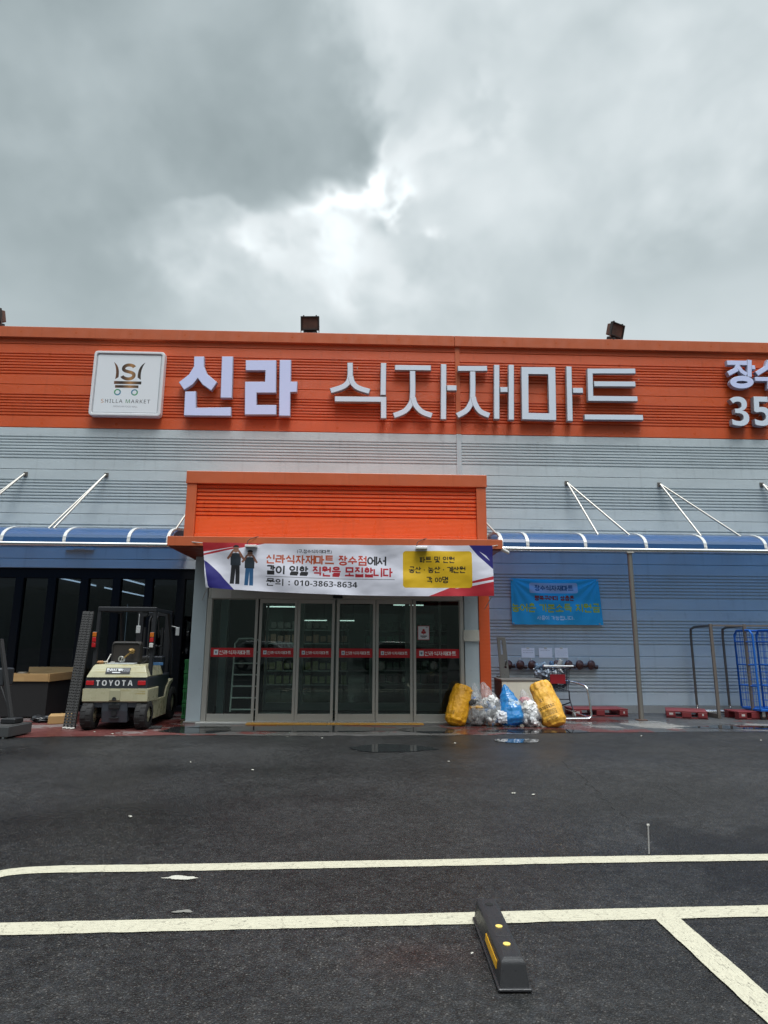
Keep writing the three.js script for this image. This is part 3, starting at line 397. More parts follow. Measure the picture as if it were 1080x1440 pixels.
letter('sign_letter', 'thin pale sign letter left of the vertical joint strip', 360, [{ line: [[585, 263], [738, 265]] }, { line: [[660, 277], [660, 385], [650, 420], [625, 448], [580, 466]], curve: 1 }, { line: [[662, 389], [672, 420], [700, 450], [742, 466]], curve: 1 }, { line: [[791, 249], [790, 482]] }, { line: [[804, 350], [846, 350]] }], wht, 0.135, LG);
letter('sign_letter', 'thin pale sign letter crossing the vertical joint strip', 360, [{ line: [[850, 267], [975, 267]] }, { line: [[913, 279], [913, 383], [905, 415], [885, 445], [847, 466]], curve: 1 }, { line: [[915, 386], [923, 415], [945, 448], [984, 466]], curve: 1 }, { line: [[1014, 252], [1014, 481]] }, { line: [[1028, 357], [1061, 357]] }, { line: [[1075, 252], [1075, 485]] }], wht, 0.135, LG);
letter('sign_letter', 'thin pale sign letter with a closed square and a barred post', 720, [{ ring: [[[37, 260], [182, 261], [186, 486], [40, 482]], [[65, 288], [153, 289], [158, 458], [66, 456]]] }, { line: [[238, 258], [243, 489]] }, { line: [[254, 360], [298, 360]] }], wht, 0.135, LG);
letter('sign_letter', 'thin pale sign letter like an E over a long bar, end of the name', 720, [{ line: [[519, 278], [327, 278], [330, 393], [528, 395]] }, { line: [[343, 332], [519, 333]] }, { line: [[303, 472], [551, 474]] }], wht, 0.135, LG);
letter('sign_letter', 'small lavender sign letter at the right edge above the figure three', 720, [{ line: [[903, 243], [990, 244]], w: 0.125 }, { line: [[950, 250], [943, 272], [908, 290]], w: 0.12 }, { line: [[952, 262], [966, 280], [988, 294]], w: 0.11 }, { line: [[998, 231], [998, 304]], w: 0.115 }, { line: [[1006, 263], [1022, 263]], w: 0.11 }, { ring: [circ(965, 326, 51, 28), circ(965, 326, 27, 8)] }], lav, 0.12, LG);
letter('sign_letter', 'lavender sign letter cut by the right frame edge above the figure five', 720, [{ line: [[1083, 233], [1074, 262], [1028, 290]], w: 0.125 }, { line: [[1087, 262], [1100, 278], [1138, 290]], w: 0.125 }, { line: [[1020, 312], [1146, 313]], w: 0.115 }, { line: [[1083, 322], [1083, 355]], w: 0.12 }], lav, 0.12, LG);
const bold = await new FontLoader().loadAsync('fonts/droid/droid_sans_bold.typeface.json');
for (const [ch, px0, px1, label] of [['3', 912, 1001, 'white sign figure 3 on the orange band near the right edge'], ['5', 1007, 1096, 'white sign figure 5 cut by the right edge of the frame']]) {
  const a = toWall(720)([px0, 385]), b = toWall(720)([px1, 511]); const g = new TextGeometry(ch, { font: bold, size: 1, depth: 0.11, curveSegments: 8, bevelEnabled: true, bevelThickness: 0.012, bevelSize: 0.01, bevelOffset: -0.002, bevelSegments: 2 });
  g.computeBoundingBox(); const q = g.boundingBox; g.translate(-q.min.x, -q.min.y, 0); g.scale((b.x - a.x) / (q.max.x - q.min.x), (a.y - b.y) / (q.max.y - q.min.y), 1);
  const t = thing('sign_figure', label, 'sign figure', [a.x, b.y, 0.045]); part(t, 'figure_body', g, wht); part(t, 'mounting_stud', cyl(0.012, 0.012, 0.05, 8, 0.2, 0.3, 0, 'z'), M.steel);
}
{ // white logo board
  const t = thing('logo_sign', 'square white shop logo board with a brown cart emblem', 'sign', [-5.405, 7.18, 0.02]); const w = 1.60, h = 1.56;
  const rr = (w, h, r) => { const s = new THREE.Shape(); s.moveTo(-w / 2 + r, -h / 2); s.lineTo(w / 2 - r, -h / 2); s.quadraticCurveTo(w / 2, -h / 2, w / 2, -h / 2 + r); s.lineTo(w / 2, h / 2 - r); s.quadraticCurveTo(w / 2, h / 2, w / 2 - r, h / 2); s.lineTo(-w / 2 + r, h / 2); s.quadraticCurveTo(-w / 2, h / 2, -w / 2, h / 2 - r); s.lineTo(-w / 2, -h / 2 + r); s.quadraticCurveTo(-w / 2, -h / 2, -w / 2 + r, -h / 2); return s; };
  const fr = rr(w, h, 0.09); fr.holes.push(rr(w - 0.12, h - 0.12, 0.05)); part(t, 'sign_frame', extrude(fr, 0.15, 0, 0.012), plain(lin(0.72, 0.73, 0.76), 0.35));
  part(t, 'sign_box', extrude(rr(w - 0.13, h - 0.13, 0.05), 0.125, 0, 0.004), plain(lin(0.70, 0.72, 0.75), 0.4));
  const art = canvasTex(1024, 1000, (g, W_, H_) => { g.fillStyle = '#e3e8ee'; g.fillRect(0, 0, W_, H_); g.strokeStyle = '#3a3a40'; g.lineWidth = 5; g.strokeRect(8, 8, W_ - 16, H_ - 16);
    const gr = g.createLinearGradient(310, 0, 720, 0); gr.addColorStop(0, '#6e4a33'); gr.addColorStop(0.25, '#3a2c26'); gr.addColorStop(0.6, '#b08354'); gr.addColorStop(1, '#2c2522'); g.fillStyle = gr;
    g.beginPath(); g.moveTo(268, 135); g.quadraticCurveTo(375, 210, 362, 395); g.quadraticCurveTo(330, 420, 312, 430); g.quadraticCurveTo(335, 260, 268, 135); g.fill(); g.beginPath(); g.moveTo(768, 135); g.quadraticCurveTo(650, 210, 664, 395); g.quadraticCurveTo(700, 425, 718, 430); g.quadraticCurveTo(690, 260, 768, 135); g.fill();
    g.strokeStyle = gr; g.lineWidth = 54; g.beginPath(); g.moveTo(600, 220); g.bezierCurveTo(560, 160, 425, 175, 430, 250); g.bezierCurveTo(435, 315, 605, 285, 602, 360); g.bezierCurveTo(598, 440, 455, 440, 415, 375); g.stroke();
    g.fillRect(300, 462, 430, 50); g.fillRect(322, 530, 368, 46);
    for (const [x, c] of [[368, ['#4aa34e', '#3d73b8']], [636, ['#3d73b8', '#4aa34e']]]) { const k = g.createLinearGradient(x - 50, 600, x + 50, 700); k.addColorStop(0, c[0]); k.addColorStop(1, c[1]); g.strokeStyle = k; g.lineWidth = 20; g.beginPath(); g.arc(x, 650, 44, 0, 7); g.stroke(); }
    g.font = 'bold 96px sans-serif'; g.textBaseline = 'alphabetic'; const word = [['S', '#b0764c'], ['HILLA ', '#333338'], ['M', '#3c7a4a'], ['ARKET', '#333338']]; g.save(); g.scale(0.98, 0.9); let x = 60; g.font = '96px sans-serif'; let tot = 0; for (const [s] of word) tot += g.measureText(s).width + s.length * 9; x = (1024 / 0.98 - tot) / 2; for (const [s, c] of word) { g.fillStyle = c; for (const ch of s) { g.fillText(ch, x, 925); x += g.measureText(ch).width + 9; } } g.restore();
    g.fillStyle = '#8a8a92'; g.font = '38px sans-serif'; const s2 = 'PREMIUM FOOD MALL'; g.fillText(s2, (1024 - g.measureText(s2).width) / 2, 905); });
  part(t, 'printed_face', new THREE.PlaneGeometry(w - 0.14, h - 0.14), new THREE.MeshPhysicalMaterial({ map: art, roughness: 0.35 }), [0, 0, 0.128]);
}
// rusty floodlights on the roof edge
function floodlight(label, x, turn, tilt) {
  const t = thing('roof_floodlight', label, 'floodlight', [x, 8.577, -0.02], turn), h = new THREE.Group(); h.name = 'lamp_head'; h.position.set(0, 0.27, 0); h.rotation.x = tilt; t.add(h);
  part(h, 'housing', BB(-0.19, 0.19, -0.13, 0.14, -0.12, 0.02, 0.015), M.rust); part(h, 'front_frame', [BB(-0.22, 0.22, 0.135, 0.165, 0.0, 0.07, 0.005), BB(-0.22, 0.22, -0.165, -0.135, 0.0, 0.07, 0.005), BB(-0.22, -0.19, -0.134, 0.134, 0, 0.07, 0.005), BB(0.19, 0.22, -0.134, 0.134, 0, 0.07, 0.005)], plain(lin(0.03, 0.026, 0.024), 0.7)); part(h, 'lamp_cover', BB(-0.188, 0.188, -0.133, 0.133, 0.022, 0.045, 0.004), M.rust);
  part(h, 'lamp_clip', [B(0.03, 0.03, 0.04, -0.15, 0.178, 0.03), B(0.03, 0.03, 0.04, 0.15, 0.178, 0.03)], M.black);
  part(h, 'gear_box', BB(-0.16, 0.16, -0.24, -0.168, -0.10, 0.04, 0.01), M.black);
  part(t, 'mounting_bracket', [pipe([V(-0.215, 0.22, 0), V(-0.215, 0.02, 0.0), V(0.215, 0.02, 0), V(0.215, 0.22, 0)], 0.009, 0.03)], M.rust); part(t, 'bracket_foot', [B(0.07, 0.04, 0.08, -0.11, 0.02, 0), B(0.07, 0.04, 0.08, 0.11, 0.02, 0)], M.black);
  return t;
}
floodlight('rusty floodlight on the roof edge above the sign letters, left of centre', -1.32, -0.06, 0.25); floodlight('rusty tilted floodlight on the roof edge near the right end', 6.03, 0.5, 0.30); floodlight('rusty floodlight on the roof edge cut by the left frame edge', -8.66, -0.35, 0.25);

// ------------------------------------------------------------------ awnings of arched blue sheets
const arc = Array.from({ length: 11 }, (_, i) => { const u = i / 10, a = u * Math.PI / 2; return [0.06 + 1.22 * Math.sin(a) ** 0.9, 3.36 + 0.42 * Math.cos(a) ** 0.85]; }); // (z, y) from wall to gutter
function bent(x0, x1, off, thick) { const pos = [], uv = []; const q = (a, b, c, d) => { for (const p of [a, b, c, a, c, d]) { pos.push(...p); uv.push(p[0], p[2]); } };
  for (let i = 0; i < 10; i++) { const [z0, y0] = arc[i], [z1, y1] = arc[i + 1]; q([x0, y0 + off, z0], [x0, y1 + off, z1], [x1, y1 + off, z1], [x1, y0 + off, z0]); if (thick) { q([x0, y1 + off - thick, z1], [x0, y0 + off - thick, z0], [x1, y0 + off - thick, z0], [x1, y1 + off - thick, z1]); for (const x of [x0, x1]) q([x, y0 + off, z0], [x, y0 + off - thick, z0], [x, y1 + off - thick, z1], [x, y1 + off, z1]); } }
  const g = new THREE.BufferGeometry(); g.setAttribute('position', new THREE.Float32BufferAttribute(pos, 3)); g.setAttribute('uv', new THREE.Float32BufferAttribute(uv, 2)); g.computeVertexNormals(); return g; }
function awning(label, ribs, gx0, gx1, ties) {
  const t = thing('awning', label, 'awning');
  const white = paint(lin(0.62, 0.63, 0.62), 0.4);
  for (let i = 0; i < ribs.length; i++) { part(t, 'rib', bent(ribs[i] - 0.032, ribs[i] + 0.032, 0.022, 0.05), white); if (i < ribs.length - 1) part(t, 'blue_sheet', bent(ribs[i] + 0.033, ribs[i + 1] - 0.033, 0, 0), M.sheet); }
  part(t, 'gutter', [pipe([V(gx0, 3.305, 1.30), V(gx1, 3.305, 1.30)], 0.045, 0.1, 10)], M.chrome); part(t, 'gutter_bracket', ribs.map((x) => B(0.03, 0.10, 0.08, x, 3.345, 1.27)), M.whiteMetal); part(t, 'wall_rail', BB(gx0, gx1, 3.70, 3.78, 0.012, 0.06, 0.004), white);
  for (const [a, b] of ties) { part(t, 'tie_rod', rod(a, b, 0.022, 8), M.steel); }
  const seen = new Set(); for (const [a] of ties) { const k = a.x.toFixed(2); if (seen.has(k)) continue; seen.add(k); part(t, 'tie_bracket', [BB(a.x - 0.045, a.x + 0.045, a.y - 0.05, a.y + 0.05, 0.003, 0.018, 0.002), BB(a.x - 0.012, a.x + 0.012, a.y - 0.03, a.y + 0.03, 0.018, 0.07, 0.002)], plain(lin(0.12, 0.11, 0.1), 0.6)); }
  return t;
}
const tie = (ax, ay, bx, bz = 0.9) => [V(ax, ay, 0.05), V(bx, 3.68, bz)];
awning('arched blue awning on white ribs along the right part of the wall', [2.80, 3.335, 4.52, 5.77, 7.0, 8.26, 9.5, 10.75, 12.0], 2.72, 12.1, [tie(4.62, 5.02, 4.93), tie(4.62, 5.02, 5.60), tie(6.765, 5.02, 7.13), tie(6.765, 5.02, 7.98), tie(9.16, 5.05, 9.5), tie(9.16, 5.05, 10.3), tie(2.50, 4.33, 2.78)]);
const leftAwning = awning('arched blue awning on white ribs over the dark windows at left', [-12.2, -10.95, -9.65, -8.4, -7.13, -5.91, -4.655, -3.88], -12.3, -3.80, [tie(-7.50, 5.05, -8.35), tie(-7.50, 5.05, -8.2), tie(-5.73, 5.06, -6.42), tie(-5.73, 5.06, -6.32), tie(-3.72, 4.50, -3.86)]);
part(leftAwning, 'end_cap', (() => { const s = new THREE.Shape(); s.moveTo(0.06, 3.36); for (const [z, y] of arc) s.lineTo(z, y - 0.03); s.lineTo(1.2, 3.32); const g = new THREE.ExtrudeGeometry(s, { depth: 0.02, bevelEnabled: false }); g.rotateY(-Math.PI / 2); return g; })(), plain(lin(0.03, 0.02, 0.05), 0.4), [-3.80, 0, 0]);
{ const t = thing('downpipe', 'white elbow pipe draining the right awning beside the banner end', 'pipe', [2.62, 3.2, 1.9]); part(t, 'pipe_run', pipe([V(0.12, 0.20, -0.6), V(-0.02, 0.20, 0.1), V(-0.02, 0.0, 0.14), V(0.16, -0.06, 0.0)], 0.035, 0.05), M.whiteMetal); part(t, 'pipe_collar', cyl(0.044, 0.044, 0.05, 12, -0.02, 0.1, 0.13), M.whiteMetal); }
{ const t = thing('support_pole', 'tall bare steel pole holding up the right awning', 'pole', [5.41, 0, 1.27]); part(t, 'pole_shaft', cyl(0.05, 0.05, 3.24, 16, 0, 1.63, 0), plain(lin(0.34, 0.32, 0.29), 0.42, 0.8)); part(t, 'base_plate', B(0.18, 0.012, 0.18, 0, 0.012, 0), M.rust); part(t, 'pole_cap', B(0.14, 0.02, 0.14, 0, 3.25, 0), M.steel); }
{ const p = W(113, 769, 0.02); const t = thing('wall_box', 'small grey fitting on the blue lit wall strip at left', 'wall fitting', [p.x, p.y - 0.05, 0.004]); part(t, 'box_body', BB(-0.3, 0.3, -0.03, 0.03, 0, 0.05, 0.008), M.greyPlain); part(t, 'box_lid', BB(-0.12, 0.12, -0.02, 0.02, 0.051, 0.06, 0.003), M.steel); }
// two small lights clipped to the ledge, with their cables
for (const [px, l] of [[355, 'left'], [592, 'right']]) { const p = W(px, 758, 3.06); const t = thing('ledge_spotlight', `small white spotlight on the orange ledge above the ${l} part of the banner`, 'spotlight', [p.x, 3.05, 3.064]); part(t, 'lamp_body', BB(-0.10, 0.10, -0.045, -0.005, 0.0, 0.14, 0.008), M.whiteMetal); part(t, 'lamp_glass', BB(-0.085, 0.085, -0.052, -0.046, 0.015, 0.125, 0.002), plain(lin(0.6, 0.6, 0.58), 0.2)); part(t, 'cable', pipe([V(-0.08, 0.0, 0.06), V(-0.07, 0.09, 0.03), V(0.06, 0.15, 0.005), V(0.10, 0.16, -0.03)], 0.006, 0.06, 6), M.black); }

// ------------------------------------------------------------------ banners and notices
function cloth(w, h, nx, ny, f) { const g = new THREE.PlaneGeometry(w, h, nx, ny), p = g.attributes.position; for (let i = 0; i < p.count; i++) { const u = p.getX(i) / w + 0.5, v = p.getY(i) / h + 0.5, d = f(u, v); p.setXYZ(i, p.getX(i) + (d[0] || 0), p.getY(i) + (d[1] || 0), d[2] || 0); } g.computeVertexNormals(); return g; }
{
  const art = canvasTex(2048, 350, (g, w, h) => {
    g.fillStyle = '#e6e6f0'; g.fillRect(0, 0, w, h);
    const poly = (c, ...p) => { g.fillStyle = c; g.beginPath(); p.forEach(([x, y], i) => g[i ? 'lineTo' : 'moveTo'](x, y)); g.fill(); };
    poly('#b9222f', [0, 0], [430, 0], [150, 62], [0, 100]); poly('#e6e6f0', [0, 72], [120, 48], [270, 22], [90, 62], [0, 86]); poly('#241f78', [0, 138], [20, 150], [128, 240], [235, 350], [30, 350], [20, 330]); poly('#e6e6f0', [60, 210], [110, 240], [150, 275], [100, 244]);
    poly('#241f78', [1880, 0], [2048, 0], [2048, 165], [1940, 70]); poly('#e6e6f0', [1950, 40], [2000, 70], [2030, 110], [1985, 72]); poly('#bd2734', [1590, 350], [1800, 270], [2048, 215], [2048, 350]); poly('#e6e6f0', [1770, 300], [1900, 262], [2048, 238], [2048, 252], [1880, 285]);
    // two people in dark shirts with raised hands, printed
    const body = (x, y, k, shirt, trousers) => { g.fillStyle = trousers; g.beginPath(); g.moveTo(x - 34 * k, y + 150 * k); g.lineTo(x + 36 * k, y + 150 * k); g.lineTo(x + 40 * k, y + 330 * k); g.lineTo(x + 6 * k, y + 330 * k); g.lineTo(x + 2 * k, y + 190 * k); g.lineTo(x - 6 * k, y + 330 * k); g.lineTo(x - 40 * k, y + 330 * k); g.fill();
      g.fillStyle = shirt; g.beginPath(); g.moveTo(x - 44 * k, y + 66 * k); g.quadraticCurveTo(x, y + 44 * k, x + 44 * k, y + 66 * k); g.lineTo(x + 44 * k, y + 165 * k); g.lineTo(x - 42 * k, y + 165 * k); g.fill();
      g.strokeStyle = '#8a5a46'; g.lineWidth = 17 * k; g.lineCap = 'round'; for (const s of [-1, 1]) { g.beginPath(); g.moveTo(x + s * 42 * k, y + 78 * k); g.lineTo(x + s * 68 * k, y + 108 * k); g.lineTo(x + s * 24 * k, y + 38 * k); g.stroke(); } g.lineCap = 'butt';
      g.fillStyle = '#9a6a54'; g.beginPath(); g.ellipse(x, y + 22 * k, 23 * k, 30 * k, 0, 0, 7); g.fill(); g.fillStyle = '#17171a'; g.beginPath(); g.ellipse(x, y + 4 * k, 25 * k, 20 * k, 0, Math.PI, 0); g.fill(); g.fillRect(x - 18 * k, y + 18 * k, 36 * k, 3 * k); };
    body(236, 30, 0.84, '#26303a', '#1e1f24'); body(334, 62, 0.76, '#22303a', '#2b5f8c'); poly('#241f78', [60, 210], [128, 240], [235, 350], [150, 350]);
    const s = 70; write(g, '(구.장수식자재마트)', 660, 38, 28, '#1c1c22', 0.12);
    let x = write(g, '신라식자재마트', 444, 76, s, '#c0562f', 0.15); x = write(g, ' 장수점', x, 76, s, '#c4442f', 0.15); write(g, '에서', x, 76, s, '#17171c', 0.15);
    x = write(g, '같이 일할 ', 450, 156, 69, '#17171c', 0.16); write(g, '직원을 모집합니다', x, 156, 69, '#bb2230', 0.16);
    g.fillStyle = '#33333a'; g.fillRect(450, 238, 900, 3); g.save(); g.translate(450, 0); g.scale(1.2, 1); write(g, '문의 : 010-3863-8634', 0, 252, 55, '#17171c', 0.12, 1.0); g.restore();
    g.fillStyle = '#e5b911'; g.beginPath(); g.roundRect(1408, 40, 490, 254, 22); g.fill();
    const mid = (t, y, s) => { const tw = widthOf(g, t, s); write(g, t, 1650 - tw / 2, y, s, '#1b1a14', 0.14); }; mid('파트 및 인원', 78, 45); mid('공산 • 농산 • 계산원', 146, 46); mid('각 00명', 216, 46);
  });
  const t = thing('staff_banner', 'long white recruitment banner with yellow panel hanging over the entrance', 'banner', [-0.245, 2.69, 3.10]);
  const f = (u, v) => { const sag = -0.055 * (1 - v) * Math.sin(u * Math.PI) - 0.09 * (1 - v) * (1 - u) * 0 + (1 - v) * (0.035 - u * 0.10); const wr = 0.016 * Math.sin(u * 46 + v * 3) * (0.25 + 0.75 * fbm(u * 7, v * 2, 3, 3)) + 0.03 * (fbm(u * 8, v * 3, 9, 4) - 0.5) + 0.012 * Math.sin(u * 19 + v * 7); return [(v - 1) * 0.0 + (u < 0.08 ? (1 - v) * 0.10 * (1 - u / 0.08) : 0), sag - 0.015 * Math.sin(u * Math.PI) * v, wr]; };
  part(t, 'printed_cloth', cloth(4.96, 0.80, 220, 30, f), new THREE.MeshPhysicalMaterial({ map: art, roughness: 0.55, side: THREE.DoubleSide, color: lin(0.86, 0.86, 0.88) }));
  part(t, 'corner_rope', [rod(V(-2.47, 0.39, 0), V(-2.75, 0.42, -0.06), 0.006), rod(V(2.47, 0.39, 0), V(2.62, 0.42, -0.06), 0.006), rod(V(2.44, -0.48, 0), V(2.55, -0.62, -1.2), 0.006), rod(V(-2.36, -0.37, 0), V(-2.75, -0.5, -1.28), 0.006)], plain(lin(0.5, 0.5, 0.48), 0.7));
}
{
  const art = canvasTex(1024, 500, (g, w, h) => { g.fillStyle = '#27aede'; g.fillRect(0, 0, w, h); g.fillStyle = '#9fc0e4'; g.beginPath(); g.roundRect(215, 42, 560, 112, 22); g.fill(); const mid = (t, y, s, c, wgt, o) => { const tw = widthOf(g, t, s); if (o) write(g, t, 500 - tw / 2, y, s, o, wgt * 1.9); return write(g, t, 500 - tw / 2, y, s, c, wgt); }; mid('장수식자재마트', 64, 66, '#1d5f9a', 0.15); 
    mid('행복꾸러미 상품은', 180, 56, '#b03028', 0.10, '#12202c'); { const s = 96; let tw = widthOf(g, '농어촌 기본소득 지원금', s); write(g, '농어촌 기본소득 지원금', 506 - tw / 2, 268, s, '#b8c22a', 0.15); } mid('사용이 가능합니다.', 400, 50, '#cfe2f2', 0.12); });
  const a = W(718, 813, 0.06), b = W(849, 879, 0.06), t = thing('support_banner', 'blue cloth banner with yellow lettering on the wall under the right awning', 'banner', [(a.x + b.x) / 2 - 0.03, (a.y + b.y) / 2, 0.05]); const w = b.x - a.x - 0.06, h = a.y - b.y;
  part(t, 'printed_cloth', cloth(w, h, 90, 50, (u, v) => { const dl = Math.hypot(u, (1 - v) * 0.5), dr = Math.hypot(1 - u, (1 - v) * 0.5); const fold = Math.sin(Math.atan2((1 - v) * 0.5, u) * 16) * 0.05 * dl * Math.exp(-dl * 2.6) + Math.sin(Math.atan2((1 - v) * 0.5, 1 - u) * 16) * 0.05 * dr * Math.exp(-dr * 2.6); return [(1 - v) * (u > 0.5 ? 0.06 * (u - 0.5) * 2 : 0), -0.02 * Math.sin(u * Math.PI) * v, fold + 0.02 * (fbm(u * 4, v * 3, 3, 4) - 0.5)]; }), new THREE.MeshPhysicalMaterial({ map: art, roughness: 0.5, side: THREE.DoubleSide }));
  part(t, 'eyelet', [[-1, 1], [1, 1], [-1, -1], [1, -1]].map(([i, j]) => new THREE.TorusGeometry(0.014, 0.005, 6, 12).translate(i * (w / 2 - 0.03), j * (h / 2 - 0.03) - 0.005, 0.018)), M.steel);
}
function noteTex(seed, heavy) { return canvasTex(256, 180, (g, w, h) => { const R = rng(seed); g.fillStyle = '#eceef4'; g.fillRect(0, 0, w, h); g.fillStyle = '#50545e'; for (let i = 0; i < heavy; i++) { let x = 30; const y = 40 + i * (heavy > 3 ? 20 : 42); while (x < 216) { const l = 8 + R() * 14; g.globalAlpha = 0.35 + R() * 0.3; g.fillRect(x, y + R() * 3, l, heavy > 3 ? 3 : 8); x += l + 7; } } g.globalAlpha = 1; }); }
for (const [x0, x1, s, hv, l] of [[733, 752, 3, 2, 'white paper notice with two bold lines taped to the wall, leftmost of three'], [757.5, 777, 8, 0.5, 'nearly blank white paper notice taped to the wall, middle of three'], [780, 799, 5, 6, 'white paper notice with fine lines taped to the wall, rightmost of three']]) { const a = W(x0, 911, 0.006), b = W(x1, 925, 0.006), t = thing('paper_notice', l, 'notice', [(a.x + b.x) / 2, (a.y + b.y) / 2, 0.004]); const w = b.x - a.x, h = a.y - b.y; part(t, 'paper_sheet', cloth(w, h, 10, 6, (u, v) => [0, 0, 0.003 + 0.006 * Math.abs(u - 0.5) * (1 - v)]), new THREE.MeshPhysicalMaterial({ map: noteTex(s, hv), roughness: 0.7 })); part(t, 'tape', [BB(-0.03, 0.03, h / 2 - 0.02, h / 2 + 0.015, 0.007, 0.009, 0.0005)], plain(lin(0.6, 0.58, 0.5), 0.3)); }
{ const a = W(587.5, 880, 1.775), b = W(604, 900, 1.775), w = b.x - a.x, h = a.y - b.y; const tx = canvasTex(256, 300, (g, W_, H_) => { g.fillStyle = '#c23a44'; g.fillRect(0, 0, W_, H_); g.fillStyle = '#e4e6ec'; g.fillRect(10, 10, W_ - 20, H_ - 20); g.fillStyle = '#b5242c'; for (const [x, y] of [[128, 95], [102, 140], [154, 140]]) { g.beginPath(); g.arc(x, y, 27, 0, 7); g.fill(); } g.fillRect(119, 130, 18, 55); g.fillStyle = '#353b48'; g.fillRect(60, 208, 136, 22); g.fillRect(86, 242, 84, 12); g.fillRect(176, 22, 40, 12); });
  const t = thing('door_poster', 'small white poster with a red emblem on the right glass panel', 'poster', [(a.x + b.x) / 2, (a.y + b.y) / 2, 1.7663]); part(t, 'poster_sheet', new THREE.BoxGeometry(w, h, 0.002), new THREE.MeshPhysicalMaterial({ map: tx, roughness: 0.5 })); }
{ const a = W(651.5, 886, 1.81), b = W(674, 902, 1.81), w = b.x - a.x, h = a.y - b.y; const t = thing('column_notice', 'cream notice board fixed to the pale column right of the doors', 'notice', [(a.x + b.x) / 2, (a.y + b.y) / 2, 1.82]); part(t, 'notice_board', B(w, h, 0.012, 0, 0, 0, 0.003), new THREE.MeshPhysicalMaterial({ color: lin(0.62, 0.61, 0.54), roughness: 0.6, map: rep(grime, 1.4) })); part(t, 'fixing_screw', [[-1, 1], [1, 1], [-1, -1], [1, -1]].map(([i, j]) => cyl(0.006, 0.006, 0.006, 8, i * (w / 2 - 0.02), j * (h / 2 - 0.02), 0.008, 'z')), M.steel); }
// fat brown caps on white hooks along the wall
{ const mk = () => { const t = thing('hose_cap', 'x', 'hose cap', [0, 0, 0]); const lathe = new THREE.LatheGeometry([[0, 0.11], [0.035, 0.11], [0.04, 0.085], [0.075, 0.08], [0.085, 0.06], [0.115, 0.05], [0.125, 0.02], [0.12, -0.02], [0.09, -0.035], [0, -0.035]].map(([r, y]) => new THREE.Vector2(r, y)), 20); lathe.rotateX(Math.PI / 2); part(t, 'cap_body', lathe, plain(lin(0.085, 0.034, 0.03), 0.4), [0, 0, 0.07], [0.1, 0.5, 0]); part(t, 'cap_spout', cyl(0.045, 0.055, 0.12, 14, 0.13, -0.035, 0.06, 'x'), plain(lin(0.05, 0.025, 0.024), 0.5)); part(t, 'wall_hook', [BB(-0.018, 0.018, 0.08, 0.19, 0.004, 0.02, 0.003), BB(-0.018, 0.018, 0.09, 0.12, 0.02, 0.06, 0.003)], plain(lin(0.6, 0.6, 0.6), 0.4)); return t; };
  const base = mk(); base.scale.setScalar(0.8); const where = ['beside the grey slotted bracket, leftmost of the row', 'under the first paper notice', 'left of the cart handle, behind the cart load', 'behind the right end of the cart load', 'third from the right end of the row', 'second from the right end of the row', 'at the right end of the row'];
  [714.5, 731.5, 748, 783, 799.5, 815, 831].forEach((px, i) => { const t = i ? base.clone() : base; if (i) { t.name = numbered('hose_cap'); scene.add(t); } const p = W(px, 935, 0.07); t.position.set(p.x, p.y, 0.004); t.rotation.z = (hash3(i, 3, 3) - 0.5) * 0.3; tag(t, `round brown cap on a white hook ${where[i]}`, 'hose cap', 'brown caps hung along the wall'); }); }

